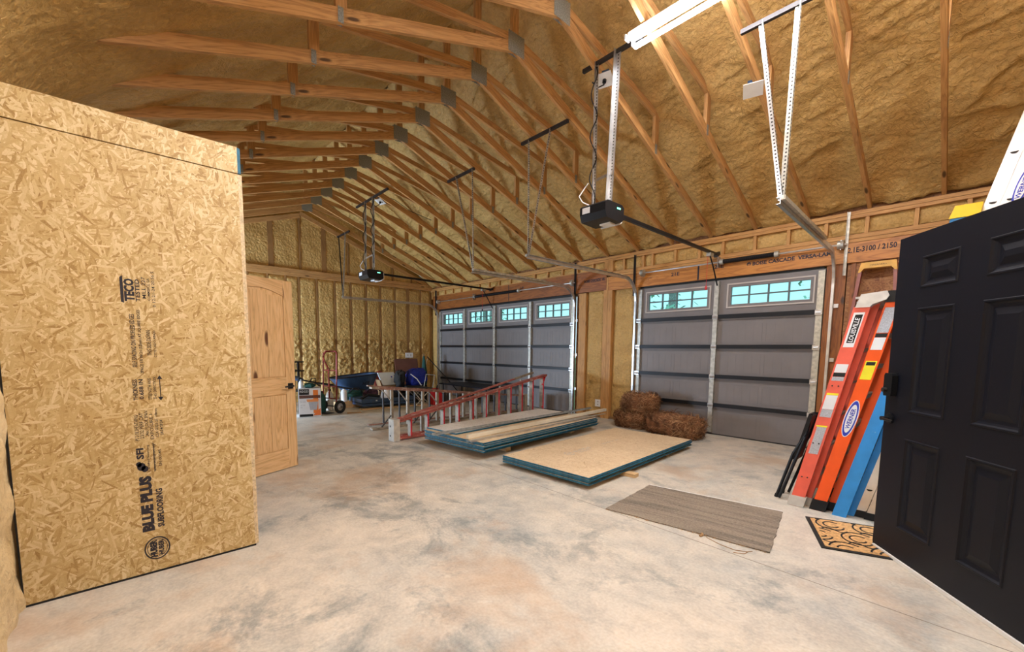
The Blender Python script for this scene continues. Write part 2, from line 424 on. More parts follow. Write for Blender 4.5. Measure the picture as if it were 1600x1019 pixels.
# ceilings: spray foam between the trusses
def zf_front(y, x=0):
    d = -y
    return 3.13+.60*d
def bay(x):
    t = ((x-TX[0])/.617) % 1.0
    return math.sin(PI*t)
def ceil_front(u, v):
    x = XL+(XR-XL)*u; y = 0+(RIDGE)*v
    z = zf_front(y)
    s = bay(x)
    w = nz(x*.35, y*2.3+x*.5, 1.5, 3)
    ridge = max(0, 1-abs(w)*9)**2          # wrinkles running along the bays
    z -= .045*ridge*s+.03*nz(x*2.6, y*3.4, 3, 4)+.04*nz(x*.8, y*.8, 9)-.03*s+.012*abs(nz(x*5, y*14, 2, 3))*s
    z -= .05*math.exp(-((y+.08)/.12)**2)*s
    return (x, y, z)
mb = MB(); mb.grid(ceil_front, 420, 150); struct('ceiling', mb, M['foam'], 'tan spray foam on the roof slope above the garage doors', smooth=True)
def ceil_back(u, v):
    x = XL+(XR-XL)*u; y = RIDGE+(YB-RIDGE)*v; d = y-YB
    s = bay(x)
    z = 3.13+.60*d
    edge = 1.08+.18*nz(x*1.3, 2, 5)+.1*math.sin(x*7)
    t = 1/(1+math.exp((d-edge)/.06))        # thick foam pad over the eave
    pad = 3.285+.335*d+.05*s+ .03*nz(x*1.5, y*1.5, 4)
    pad = min(z, pad+.02+.16*max(0, d-.45))
    z = z*(1-t)+pad*t
    if d < .35: z -= .25*(1-d/.35)**2
    z -= .035*nz(x*2.2, y*2.2, 7, 4)+.03*nz(x*.8, y*.8, 2)
    return (x, y, z)
mb = MB(); mb.grid(ceil_back, 330, 150); struct('ceiling', mb, M['foam'], 'tan spray foam on the roof slope above the closet', smooth=True)
# roof deck outside, so no light leaks in
mb = MB(); mb.prism([(XL-.3, .3, 3.35), (XL-.3, RIDGE, 5.75), (XL-.3, YB-.3, 3.35), (XL-.3, YB-.3, 3.45), (XL-.3, RIDGE, 5.9), (XL-.3, .3, 3.45)], (1, 0, 0), 0, XR-XL+.6)
struct('ceiling', mb, M['pine'], 'plywood roof deck behind the foam')

# ---- left gable wall
def foam_wall_left(y0, y1, z0, z1, mbx, amp=1.0):
    n1 = max(2, int((y1-y0)/.03)); n2 = max(2, int((z1-z0)/.03))
    def fn(u, v):
        y = y0+(y1-y0)*u; z = z0+(z1-z0)*v
        e = min(u, 1-u)*2; e2 = min(v, 1-v)*(z1-z0)*8
        bulge = .036*min(1, e*6)*min(1, e2*2)
        rough = .05 if z < 1.55 else .012
        r = nz(y*5, z*4, 3, 4)*rough*.3+abs(nz(y*16, z*9, 5, 3))*rough*1.3
        return (XL-.035+bulge+r*min(1, e*3)*amp, y, z)
    mbx.grid(fn, n1, n2)
ys = [-7.35, -6.95, -6.54, -6.13, -5.72, -5.31, -4.90, -4.49, -4.10, -3.805, -3.382, -2.935, -2.517, -2.093, -1.685, -1.238, -.829, -.402, -.06]
mb = MB(); mb.box((XL-.2, YB-.15, -.1), (XL-.06, .15, 3.2))
mb.prism([(XL, .15, 3.1), (XL, RIDGE, 5.7), (XL, YB-.15, 3.1)], (1, 0, 0), -.2, -.06)
wl = struct('wall_left', mb, M['foam_wall'], 'far gable wall of studs and spray foam')
mb = MB()
for a, b in zip(ys, ys[1:]): foam_wall_left(a, b, 0, 3.04, mb)
mb.build('foam_panel', M['foam_wall'], wl, smooth=True)
for y in ys:
    w = .10 if abs(y+.829) < .01 else .038
    s = MB(); s.box((XL-.05, y-w/2, 0), (XL+.004, y+w/2, 3.04)); s.build('wall_stud', M['stud'], wl)
mb = MB(); mb.box((XL-.05, YB, 3.04), (XL+.05, 0, 3.115)); mb.box((XL-.05, YB, 3.12), (XL+.05, 0, 3.20)); mb.build('plate_beam', M['pine'], wl)
und = lambda y: 4.48-.375*(y-RIDGE) if y >= RIDGE else 4.425-.31*(RIDGE-y)
gy = [-7.0, -6.2, -5.6, -5.0, -4.40, -3.754, -3.19, -2.571, -1.924, -1.30, -.70]
mb = MB()
for a, b in zip(gy, gy[1:]):
    n1 = 18
    def fn(u, v, a=a, b=b):
        y = a+(b-a)*u; z = 3.2+(und(y)+.1-3.2)*v; e = min(u, 1-u)*2
        return (XL-.03+.033*min(1, e*8)+.012*nz(y*4, z*4, 6, 4), y, z)
    mb.grid(fn, n1, 22)
def fn(u, v):
    y = -.70+.70*u; z = 3.2+max(0, und(y)+.1-3.2)*v
    return (XL-.01+.02*nz(y*4, z*4, 6, 4), y, z)
mb.grid(fn, 12, 8)
mb.build('gable_foam', M['foam_wall'], wl, smooth=True)
for i, y in enumerate(gy):
    w = .115 if i in (4, 6, 2, 8) else .038
    s = MB(); s.box((XL-.05, y-w/2, 3.2), (XL+.012, y+w/2, und(y)+.05)); s.build('wall_stud', M['stud'], wl)
mb = MB()
mb.beam((XL+.0, 0, 3.13), (XL, RIDGE, 4.53), .05, .10); mb.beam((XL, RIDGE, 4.475), (XL, YB, 3.31), .05, .10)
mb.build('gable_chord', M['pine'], wl)

# ---- front wall with the garage doors
mb = MB()
mb.box((XL-.1, .06, -.1), (-6.31, .20, 3.2)); mb.box((-1.42, .06, -.1), (0, .20, 3.2)); mb.box((2.65, .06, -.1), (XR+.1, .20, 3.2))
mb.box((-6.31, .06, 2.44), (-1.42, .20, 3.2)); mb.box((0, .06, 2.44), (2.65, .20, 3.2))
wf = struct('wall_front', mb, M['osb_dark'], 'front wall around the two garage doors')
def foam_front(x0, x1, z0, z1, off=.0, amp=1.0):
    m_ = MB()
    def fn(u, v):
        x = x0+(x1-x0)*u; z = z0+(z1-z0)*v; e = min(1, min(u, 1-u)*6)*min(1, min(v, 1-v)*(z1-z0)*14)
        rg = .02 if z > .62 else .035
        r = nz(x*6, z*4, 8, 4)*rg*amp+abs(nz(x*9, z*8, 2, 3))*.02*amp
        if abs(z-.60+.05*x) < .03: r -= .03
        return (x, .03-off-.028*e-r*e*.8, z)
    m_.grid(fn, max(3, int((x1-x0)/.03)), max(3, int((z1-z0)/.03)), flip=True)
    return m_
for (a, b) in ((-6.75, -6.42), (-1.12, -.72), (-.52, -.06)):
    foam_front(a, b, 0, 2.50 if a > -6 else 2.5).build('foam_panel', M['foam_wall'], wf, smooth=True)
# cripples and blocks of foam above the header
cr = [-6.70, -6.42, -6.05, -5.66, -5.28, -4.88, -4.50, -4.11, -3.73, -3.33, -2.95, -2.55, -2.17, -1.76, -1.37, -1.00, -.62, -.32, .06, .23, .63, 1.02, 1.37, 1.80, 2.21, 2.62, 3.02, 3.45, 3.85, 4.25]
for a, b in zip(cr, cr[1:]):
    foam_front(a+.02, b-.02, 2.82, 3.01, .01, .5).build('foam_block', M['foam_wall'], wf, smooth=True)
for x in cr:
    s = MB(); s.box((x-.019, -.03, 2.80), (x+.019, .04, 3.0)); s.build('cripple_stud', M['post'], wf)
mb = MB(); mb.box((XL, -.045, 3.0), (XR, .06, 3.038)); mb.box((XL, -.045, 3.042), (XR, .06, 3.085)); mb.build('top_plate', M['post'], wf)
for (x0, x1, z0, z1, nm) in ((-.715, -.625, 0, 3.0, 'post'), (-.62, -.53, 0, 3.0, 'post'), (-1.30, -1.13, 0, 2.46, 'trimmer'), (-6.43, -6.36, 0, 2.46, 'trimmer'), (-.06, -.015, 0, 2.46, 'trimmer')):
    s = MB(); s.box((x0, -.05 if nm == 'post' else -.032, z0), (x1, .05, z1)); s.build(nm, M['post'], wf)
s = MB(); s.box((2.66, -.02, 0), (2.86, .05, 2.46)); s.build('trimmer', M['lvl_dark'], wf)
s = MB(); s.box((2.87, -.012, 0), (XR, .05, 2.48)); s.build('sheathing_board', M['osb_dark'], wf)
for x in (2.93, 3.35, 3.8):
    s = MB(); s.box((x-.02, -.03, 0), (x+.02, -.012, 2.46)); s.build('wall_stud', M['lvl_dark'], wf)
s = MB(); s.box((-1.12, -.03, .02), (-.06, .0, .05)); s.build('sill_plate', M['stud'], wf)
# headers
mb = MB(); mb.box((-6.60, -.055, 2.47), (-.66, .055, 2.86)); h1 = mb.build('trim_1', M['lvl_dark']); tag(h1, 'dark veneer header beam over the double garage door', kind='structure')
mb = MB(); mb.box((-.62, -.052, 2.455), (3.9, .055, 2.70)); mb.box((3.9, -.052, 2.455), (XR, .055, 2.70)); h2 = mb.build('trim_2', M['lvl'])
tag(h2, 'orange veneer header beam over the single garage door', kind='structure')
mb = MB(); mb.box((-.66, -.05, 2.705), (XR, .055, 2.745)); mb.box((-.66, -.05, 2.75), (XR, .055, 2.80)); mb.build('header_plate', M['post'], h2)
mb = MB(); mb.box((-6.6, -.06, 2.86), (-.66, .055, 2.875)); mb.build('header_plate', M['post'], h1)
F_ = -.053
text('\u00ae BOISE CASCADE  VERSA-LAM', M['ink'], (1.72, F_, 2.575), (1, 0, 0), (0, 0, 1), .98, .058, h2, bold=.04)
text('2.1E-3100 / 2150', M['ink'], (2.86, F_, 2.575), (1, 0, 0), (0, 0, 1), .45, .068, h2, bold=.025)
text('21E', M['ink'], (.59, F_, 2.57), (1, 0, 0), (0, 0, 1), .14, .058, h2, bold=.03)
text('21E', M['ink'], (1.27, F_, 2.60), (1, 0, 0), (0, 0, 1), .14, .058, h2, bold=.03)
text('Produced in USA\nClass 0  2.1E', M['ink'], (.05, F_, 2.55), (1, 0, 0), (0, 0, 1), .2, .045, h2)
text('BOISE CASCADE  VE', M['ink'], (-1.17, -.056, 2.655), (1, 0, 0), (0, 0, 1), .47, .055, h1, bold=.04)
text('18', M['ink'], (-2.96, -.056, 2.72), (1, 0, 0), (0, 0, 1), .1, .05, h1)
s = MB(); s.box((1.02, -.054, 2.46), (1.045, -.05, 2.70)); s.build('seam', M['ink'], h2)
s = MB(); s.box((-3.36, -.057, 2.48), (-3.345, -.054, 2.86)); s.build('seam', M['ink'], h1)

# ---- back and right walls
mb = MB(); 
mb.box((XL-.2, YB-.15, -.1), (-6.3, YB-.03, 3.3)); mb.box((-4.6, YB-.15, -.1), (XR+.2, YB-.03, 3.3)); mb.box((-6.3, YB-.15, 2.15), (-4.6, YB-.03, 3.3))
wb = struct('wall_back', mb, M['foam_wall'], 'back wall covered in spray foam')
def fb(u, v):
    x = -4.6+(XR+4.6)*u; z = 3.2*v; st = ((x-.1)/.41) % 1.0
    e = min(1, min(st, 1-st)*8)
    return (x, YB-.018+.012*e+.025*nz(x*4, z*4, 3, 4), z)
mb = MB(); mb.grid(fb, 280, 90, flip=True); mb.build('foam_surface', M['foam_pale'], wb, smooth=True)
def fb2(u, v):
    x = XL+.45*u; z = 3.2*v
    return (x, YB-.02+.03*nz(x*4, z*4, 3, 4), z)
mb = MB(); mb.grid(fb2, 14, 80, flip=True); mb.build('foam_surface', M['foam_wall'], wb, smooth=True)
mb = MB()
for a, b in (((-6.34, YB-.12, 0), (-6.26, YB+.02, 2.2)), ((-4.64, YB-.12, 0), (-4.56, YB+.02, 2.2)), ((-6.3, YB-.12, 2.12), (-4.6, YB+.02, 2.2))): mb.box(a, b)
mb.build('doorway_frame', M['pine'], wb)
mb = MB(); mb.box((XR+.03, YB-.2, -.1), (XR+.15, -4.12, 3.3)); mb.box((XR+.03, -3.0, -.1), (XR+.15, .2, 3.3)); mb.box((XR+.03, -4.12, 2.12), (XR+.15, -3.0, 3.3))
mb.prism([(XR+.03, .15, 3.1), (XR+.03, RIDGE, 5.7), (XR+.03, YB-.15, 3.1)], (1, 0, 0), 0, .12)
wr = struct('wall_right', mb, M['foam_wall'], 'near gable wall with the entry doorway')
def fr_(a, b, z0, z1):
    def fn(u, v):
        y = a+(b-a)*u; z = z0+(z1-z0)*v; st = (y/.41) % 1.0
        return (XR+.03-.02*min(1, min(st, 1-st)*8)-.03*nz(y*4, z*4, 3, 4), y, z)
    m_ = MB(); m_.grid(fn, max(3, int((b-a)/.04)), max(3, int((z1-z0)/.05)), flip=True); m_.build('foam_surface', M['foam_wall'], wr, smooth=True)
fr_(YB, -4.12, 0, 3.2); fr_(-3.0, 0, 0, 3.2); fr_(-4.12, -3.0, 2.12, 3.2)
def fn(u, v):
    y = YB+(-YB)*u; return (XR+.01-.02*nz(y*4, v*8, 3, 4), y, 3.2+v*max(0, (und(y)+.9-3.2)))
m_ = MB(); m_.grid(fn, 90, 20, flip=True); m_.build('foam_surface', M['foam_wall'], wr, smooth=True)
mb = MB()
for a, b in (((XR-.01, -4.13, 0), (XR+.15, -4.09, 2.14)), ((XR-.01, -3.02, 0), (XR+.15, -2.98, 2.14)), ((XR-.01, -4.13, 2.10), (XR+.15, -2.98, 2.16))): mb.box(a, b)
mb.build('doorway_frame', M['pine'], wr)

# ---- closet partition of strand board
pw = struct_empty('wall_closet', (.86, YB, 0), 'closet wall of stamped tan strand board sheets')
CX0 = -1.9
mb = MB(); mb.box((.842, YB+.0, .012), (.86, -6.435, 2.437)); mb.build('wall_sheet', M['osb'], pw)
mb = MB(); mb.box((.842, YB, 2.443), (.862, -6.435, 2.60)); mb.build('rim_board', M['osb'], pw)
mb = MB(); mb.box((.843, -6.435, 2.443), (.8615, -6.425, 2.597)); mb.box((.846, -6.425, 2.443), (.858, -6.417, 2.597)); mb.build('painted_edge', M['blue_edge'], pw)
mb = MB(); mb.box((.843, -6.435, .012), (.859, -6.424, 2.437)); mb.box((.835, -6.424, .012), (.853, -6.412, 2.437)); mb.build('sheet_edge', M['osb_edge'], pw)
mb = MB(); mb.box((.845, YB, .0), (.861, -6.43, .012)); mb.build('bottom_gap_strip', M['black'], pw)
mb = MB(); mb.box((.849, YB-.006, 0), (.8602, YB+.002, 2.44)); mb.build('corner_gap_strip', M['black'], pw)
mb = MB(); mb.box((.12, -6.45, 0), (.842, -6.432, 2.44)); mb.box((CX0, -6.45, 0), (-.66, -6.432, 2.44)); mb.box((-.66, -6.45, 2.07), (.12, -6.432, 2.44)); mb.box((CX0, -6.45, 2.44), (.842, -6.432, 2.60)); mb.build('wall_sheet', M['osb'], pw)
mb = MB(); mb.box((CX0, YB, 0), (CX0+.018, -6.45, 2.60)); mb.build('wall_sheet', M['osb'], pw)
mb = MB(); mb.box((CX0+.02, YB+.02, 2.44), (.84, -6.452, 2.46)); mb.build('closet_ceiling_sheet', M['osb_flat'], pw)
# stamped writing reads upwards: right = +z, up = -y (seen from +x)
def stamp(body, y, z, length, h, bold=0.0):
    return text(body, M['ink'], (.8602, y, z), (0, 0, 1), (0, -1, 0), length, h, pw, bold=bold+(.022 if h > .025 else .006))
stamp('TECO', -6.975, 1.605, .125, .045, .03)
stamp('TESTED', -6.952, 1.605, .125, .020, .02)
stamp('MILL 227', -6.925, 1.625, .12, .018)
stamp('COMMERCE, GA', -6.905, 1.615, .125, .014)
stamp('B 12-21-24 20:56 S', -6.885, 1.58, .20, .014)
m_ = MB(); m_.prism([(.8603, -7.035, 1.60), (.8603, -7.035, 1.735), (.8603, -7.022, 1.745), (.8603, -7.022, 1.595)], (1, 0, 0), 0, .0006)
m_.build('stamp_bar', M['ink'], pw)
stamp('SELF SPACING ON PROFILED EDGES', -6.985, 1.235, .30, .021, .01)
stamp('SPACE 1/8 INCH (3.2mm) AT SQUARE EDGES', -6.955, 1.20, .36, .018, .01)
stamp('THIS SIDE DOWN', -6.918, 1.30, .145, .019)
stamp('COTE LADO ABAJO', -6.892, 1.29, .155, .015)
stamp('THICKNESS', -6.992, 1.045, .12, .021, .02)
stamp('0.688 IN', -6.966, 1.05, .115, .020, .02)
stamp('STRENGTH AXIS', -6.930, 1.045, .125, .016)
stamp('THIS DIRECTION', -6.908, 1.045, .13, .014)
m_ = MB(); m_.box((.8602, -6.892, 1.055), (.8608, -6.888, 1.165)); 
m_.prism([(.8602, -6.903, 1.058), (.8602, -6.877, 1.058), (.8602, -6.89, 1.035)], (1, 0, 0), 0, .0006)
m_.prism([(.8602, -6.903, 1.162), (.8602, -6.877, 1.162), (.8602, -6.89, 1.185)], (1, 0, 0), 0, .0006); m_.build('stamp_arrow', M['ink'], pw)
for i, (t, h) in enumerate((('PS 2-18 SHEATHING', .018), ('23/32 PERF CAT', .018), ('24oc FLOOR SPAN', .016), ('EXPOSURE 1', .016), ('CSA O325-21  18mm', .014), ('2R24/2F24', .014))):
    stamp(t, -7.000+i*.0222, .81+.01*(i % 3), .15 if i < 4 else (.17 if i == 4 else .09), h)
stamp('SFI', -6.985, .70, .065, .034, .02)
stamp('Certified Sourcing', -6.958, .62, .16, .014)
stamp('www.sfiprogram.org', -6.930, .62, .16, .012)
stamp('SFI-00045', -6.905, .645, .10, .014)
m_ = MB(); m_.box((.8602, -6.942, .615), (.8607, -6.939, .79))
for (yy, zz, rr) in ((-7.0, .655, .02), (-6.985, .64, .016), (-7.01, .67, .013)):
    m_.prism([(.8602, yy+rr*math.cos(a*PI/6), zz+rr*1.2*math.sin(a*PI/6)) for a in range(12)], (1, 0, 0), 0, .0006)
m_.build('tree_stamp', M['ink'], pw)
stamp('BLUE PLUS', -6.958, .262, .335, .058, .045)
stamp('SUBFLOORING', -6.912, .275, .235, .032, .02)
m_ = MB()
def ring(mbx, cy, cz, r0, r1, n=40, sz=1.15):
    for k in range(n):
        a, b = 2*PI*k/n, 2*PI*(k+1)/n
        mbx.face([(.8607, cy+r0*math.cos(a), cz+r0*sz*math.sin(a)), (.8607, cy+r1*math.cos(a), cz+r1*sz*math.sin(a)), (.8607, cy+r1*math.cos(b), cz+r1*sz*math.sin(b)), (.8607, cy+r0*math.cos(b), cz+r0*sz*math.sin(b))])
ring(m_, -6.953, .150, .054, .061); ring(m_, -6.953, .150, .045, .048)
m_.build('round_logo', M['ink'], pw)
stamp('HUBER', -6.953, .098, .104, .034, .045); stamp('HUBER', -6.922, .104, .092, .026, .03)

# ------------------------------------------------------------------ roof trusses
def make_truss(x):
    t = thing('roof_truss', 'x', 'roof truss', (x, RIDGE, PLATE), 0, None)
    P = M['pine']; th = .038; dz = .05
    fz = lambda y: 4.53-.375*(y-RIDGE) if y >= RIDGE else 4.475-.310*(RIDGE-y)
    for s in (1, -1):
        ye = 0.0 if s == 1 else YB+.02
        b = MB(); b.beam((x, RIDGE, fz(RIDGE)+.004), (x, ye, fz(ye)+.004), th, .103, (0, 0, 1)); b.build('bottom_chord', P, t)
        yq = RIDGE+s*2.05
        w = MB(); w.beam((x, RIDGE+s*.06, 4.60), (x, yq, 4.24), th*.98, .075); w.build('web', P, t)
        yv = RIDGE+s*1.88
        w = MB(); w.box((x-.019, yv-.045, fz(yv)-.01), (x+.019, yv+.045, fz(yv)+.52)); w.build('web', P, t)
        n = MB(); n.box((x+.0195, yv-.03, fz(yv)-.03), (x+.0215, yv+.015, fz(yv)+.085)); n.box((x-.0215, yv-.03, fz(yv)-.03), (x-.0195, yv+.015, fz(yv)+.085)); n.build('nail_plate', M['alu_plate'], t)
        tc = MB(); tc.beam((x, RIDGE, 5.36+.14), (x, ye, 5.36+.14-.60*abs(ye-RIDGE)), th, .09); tc.build('top_chord', P, t)
    w = MB(); w.box((x-.019, RIDGE-.045, 4.50), (x+.019, RIDGE+.045, 5.38)); w.build('king_post', P, t)
    n = MB()
    for sx in (.0195, -.0225):
        for i in range(7):
            y = RIDGE-.10+i*.034
            n.box((x+sx, y, 4.455), (x+sx+.003, y+.022, 4.66))
        n.box((x+sx+.0008, RIDGE-.105, 4.46), (x+sx+.0022, RIDGE+.13, 4.655))
    n.build('nail_plate', M['alu_plate'], t)
    return t
ordn = ['first', 'second', 'third', 'fourth', 'fifth', 'sixth', 'seventh', 'eighth', 'ninth', 'tenth', 'eleventh', 'twelfth', 'thirteenth', 'fourteenth', 'fifteenth', 'sixteenth', 'seventeenth']
proto = make_truss(TX[0])
for k, x in enumerate(TX):
    t = proto if k == 0 else copy_tree(proto)
    t.location = (x, RIDGE, PLATE)
    t['label'] = 'pine scissor roof truss, ' + ordn[len(TX)-1-k] + ' counting from the far gable wall'
    t['group'] = 'pine roof trusses'

# ------------------------------------------------------------------ garage doors
def garage_door(name, x0, x1, cols, label):
    D = struct_empty(name, ((x0+x1)/2, 0, 0), label)
    zs = [.012, .470, .922, 1.388, 1.852, 2.43]
    cw = (x1-x0)/cols
    for i in range(5):
        z0, z1 = zs[i], zs[i+1]-.006
        b = MB()
        if i < 4:
            b.box((x0, 0, z0), (x1, .04, z1))
            for c in range(cols):
                for h in range(2):
                    a = x0+c*cw+.09+h*(cw-.14)/2; e = a+(cw-.14)/2-.05; zz0 = z0+.07; zz1 = z1-.11
                    for q in ((a, zz0, e, zz0+.006), (a, zz1, e, zz1+.006), (a, zz0, a+.005, zz1), (e, zz0, e+.005, zz1)):
                        b.box((q[0], -.003, q[1]), (q[2], 0, q[3]))
                    for g in range(1, 5):
                        xg = a+(e-a)*g/5; b.box((xg, -.0015, zz0+.006), (xg+.004, 0, zz1))
            b.build('door_section', M['door_grey'], D)
        else:
            WZ0, WZ1 = 1.985, 2.355
            b.box((x0, 0, z0), (x1, .04, WZ0)); b.box((x0, 0, WZ1), (x1, .04, z1))
            wins = []
            for c in range(cols):
                a = x0+c*cw+.135; e = x0+(c+1)*cw-.10; wins.append((a, e))
            last = x0
            for a, e in wins: b.box((last, 0, WZ0), (a, .04, WZ1)); last = e
            b.box((last, 0, WZ0), (x1, .04, WZ1)); b.build('door_section', M['door_grey'], D)
            for a, e in wins:
                f = MB()
                for (p0, p1, q0, q1) in ((a, e, WZ0, WZ0+.02), (a, e, WZ1-.02, WZ1), (a, a+.02, WZ0+.02, WZ1-.02), (e-.02, e, WZ0+.02, WZ1-.02)):
                    f.box((p0, -.016, q0), (p1, .045, q1))
                fr = f.build('window_frame', M['door_trim'], D)
                g = MB()
                for (p0, p1, q0, q1) in ((a+.02, e-.02, WZ0+.02, WZ0+.055), (a+.02, e-.02, WZ1-.055, WZ1-.02), (a+.02, a+.055, WZ0+.055, WZ1-.055), (e-.055, e-.02, WZ0+.055, WZ1-.055)):
                    g.box((p0, -.006, q0), (p1, .045, q1))
                g.build('inner_frame', M['door_grey'], fr)
                mu = MB()
                for k in range(1, 4):
                    xm = a+.05+(e-a-.1)*k/4; mu.box((xm-.009, -.004, WZ0+.05), (xm+.009, .03, WZ1-.05))
                zm = (WZ0+WZ1)/2; mu.box((a+.05, -.0035, zm-.009), (e-.05, .03, zm+.009)); mu.build('muntin', M['muntin'], fr)
                pn = MB(); pn.box((a+.045, .016, WZ0+.045), (e-.045, .020, WZ1-.045)); pn.build('glass_pane', M['glass'], fr)
    for z in zs[1:5]:
        s = MB(); s.box((x0+.045, -.055, z-.018), (x1-.045, -.004, z+.034)); s.box((x0+.045, -.058, z-.020), (x1-.045, -.053, z+.038)); s.build('strut', M['black_strut'], D)
        s = MB(); s.box((x0+.045, -.022, z-.044), (x1-.045, -.001, z-.021)); s.build('section_lip', M['door_grey'], D)
    s = MB(); s.box((x0+.02, -.012, 2.43), (x1-.02, .05, 2.465)); s.build('top_seal', M['black_strut'], D)
    s = MB(); s.box((x0, -.012, 0), (x1, .045, .014)); s.build('bottom_seal', M['rubber'], D)
    for c in range(cols+1):
        x = x0+c*cw; x = min(max(x, x0+.035), x1-.035)
        s = MB()
        for i in range(5): s.box((x-.032, -.0615, zs[i]+.03), (x+.032, -.002, zs[i+1]-.03)) if 0 < c < cols else s.box((x-.035, -.04, zs[i]+.03), (x+.035, -.002, zs[i+1]-.03))
        s.build('stile', M['stile'] if c == cols else M['galv_dull'], D)
        for z in zs[1:5]:
            s = MB(); s.box((x-.04, -.068, z-.03), (x+.04, -.05, z+.035)); s.lathe([(0, -.028), (.014, -.028), (.014, .028), (0, .028)], (x, -.072, z), (1, 0, 0), 10)
            s.build('hinge', M['galv'], D)
    return D
D1 = garage_door('door_1', -6.31, -1.42, 4, 'grey double garage door with four windows')
D2 = garage_door('door_2', 0, 2.65, 2, 'grey single garage door with two windows')

def track(x, xo, ztop, yend, label, barx, straps, bar_y, bar_z, mat='galv', xend=None):
    """one side track with its hangers; x at the wall, hung from an angle under the trusses"""
    xe = x if xend is None else xend
    t = thing('garage_door_track', label, 'door track', (x, -.06, 0), 0, 'garage door tracks')
    R = .38
    prof = [(-.06, 0), (-.06, ztop-R)]
    for k in range(1, 9):
        a = PI/2*k/8; prof.append((-.06-R*(1-math.cos(a)), ztop-R+R*math.sin(a)))
    prof.append((yend, ztop))
    def px(y): return x+(xe-x)*min(1, max(0, (y+.06)/(yend+.06)))
    def build(sub, nm):
        b = MB()
        for (y0, z0), (y1, z1) in zip(sub, sub[1:]):
            a = V((px(y0), y0, z0)); c = V((px(y1), y1, z1)); d = (c-a).normalized()
            inn = V((1, 0, 0)).cross(d).normalized()
            b.beam(a, c, .004, .056, inn); o = V((xo, 0, 0))
            b.beam(a+inn*.026+o*.014, c+inn*.026+o*.014, .03, .004, inn); b.beam(a-inn*.026+o*.014, c-inn*.026+o*.014, .03, .004, inn)
        b.build(nm, M[mat], t)
    build(prof[:2], 'vertical_track'); build(prof[1:-1], 'curved_track'); build(prof[-2:], 'horizontal_track')
    b = MB(); b.beam((xe-xo*.02, yend, ztop+.02), (px(-1.0)-xo*.02, -1.0, ztop+.02), .03, .035); b.build('angle_stiffener', M['galv_dull'], t)
    b = MB(); b.beam((barx[0], bar_y, bar_z), (barx[1], bar_y, bar_z), .035, .035); b.build('cross_angle', M['steel_dark'], t)
    for (sx, ex, m2, w) in straps:
        b = MB(); n = 22
        a = V((sx, bar_y, bar_z)); e = V((ex, yend+.03, ztop+.01))
        b.beam(a, e, .004, w, (1, 0, 0)); b.beam(a+V((w/2, -w/2, 0)), e+V((w/2, -w/2, 0)), w*.9, .004, (1, 0, 0))
        b.build('hanger_strap', M[m2], t)
        hb = MB(); d = e-a
        for k in range(1, int(d.length/.03)):
            p = a+d*(k*.03/d.length); hb.box((p.x-.006, p.y-.0035, p.z-.006), (p.x+.006, p.y+.0035, p.z+.006)); q = p+V((w/2, -w/2, 0)); hb.box((q.x-.0035, q.y-.006, q.z-.006), (q.x+.0035, q.y+.006, q.z+.006))
        hb.build('strap_holes', M['steel_dark'], t)
    for z in (.5, 1.2, 1.9):
        b = MB(); b.box((x-.03, -.05, z), (x+.05 if xo < 0 else x+.03, -.035, z+.05)); b.build('wall_bracket', M['galv'], t)
    return t
track(-.045, 1, 2.59, -2.87, 'galvanized track beside the post between the two garage doors, hung from two straps', (-.18, .60), ((-.05, -.05, 'galv_dull', .028), (.32, -.045, 'galv', .032)), -2.86, 4.085)
track(2.76, -1, 2.59, -2.86, 'galvanized track at the ladder side of the single garage door', (2.47, 2.99), ((2.62, 2.84, 'galv', .036), (2.88, 2.85, 'galv_dull', .042)), -2.86, 4.08, xend=2.845)
track(-1.37, -1, 2.59, -2.76, 'galvanized track of the double door nearer the middle post', (-1.83, -1.15), ((-1.60, -1.37, 'galv_dull', .036), (-1.19, -1.37, 'galv_dull', .024)), -2.9, 4.06)
track(-6.36, 1, 2.59, -2.90, 'galvanized track next to the far gable wall', (-6.70, -5.95), ((-6.60, -6.37, 'steel_dark', .03), (-6.18, -6.36, 'galv_dull', .034)), -2.85, 4.12)

def torsion(x0, x1, xs, xe, label):
    t = thing('torsion_spring_shaft', label, 'garage door spring', ((x0+x1)/2, -.12, 2.68), 0, 'garage door spring shafts')
    b = MB(); b.tube([(x0, -.12, 2.68), (x1, -.12, 2.68)], .0125, 10); b.build('shaft', M['galv'], t)
    b = MB(); n = int((xe-xs)/.012)
    prof = []
    for k in range(n): prof += [(.030, xs+k*.012), (.034, xs+k*.012+.006)]
    b.lathe([(r, p-xs) for r, p in prof], (xs, -.12, 2.68), (1, 0, 0), 14); b.build('spring', M['black'], t, smooth=True)
    for x in (xs, xe): b = MB(); b.lathe([(0, 0), (.042, 0), (.042, .05), (0, .05)], (x-.025, -.12, 2.68), (1, 0, 0), 14); b.build('spring_cone', M['galv_dull'], t)
    for x in (x0+.06, x1-.06): 
        b = MB(); b.lathe([(0, -.03), (.055, -.03), (.05, 0), (.058, .03), (0, .03)], (x, -.12, 2.68), (1, 0, 0), 16); b.build('cable_drum', M['galv_dull'], t)
        b = MB(); b.box((x-.005, -.13, 2.62), (x+.004, -.05, 2.74)); b.build('bearing_plate', M['galv'], t)
    for x, zt in ((x0-.11, 3.02), (x1-.01, 3.08)):
        b = MB(); b.box((x-.014, -.075, 2.30), (x+.014, -.071, zt)); b.box((x-.014, -.105, 2.30), (x-.011, -.071, zt)); b.build('punched_angle', M['steel_dark'] if x < 2 else M['galv_dull'], t)
    b = MB(); b.box((xs-.05, -.155, 2.60), (xs-.042, -.05, 2.76)); b.build('centre_bracket', M['galv'], t)
    return t
torsion(.05, 2.86, 1.40, 2.11, 'spring shaft mounted over the single garage door')
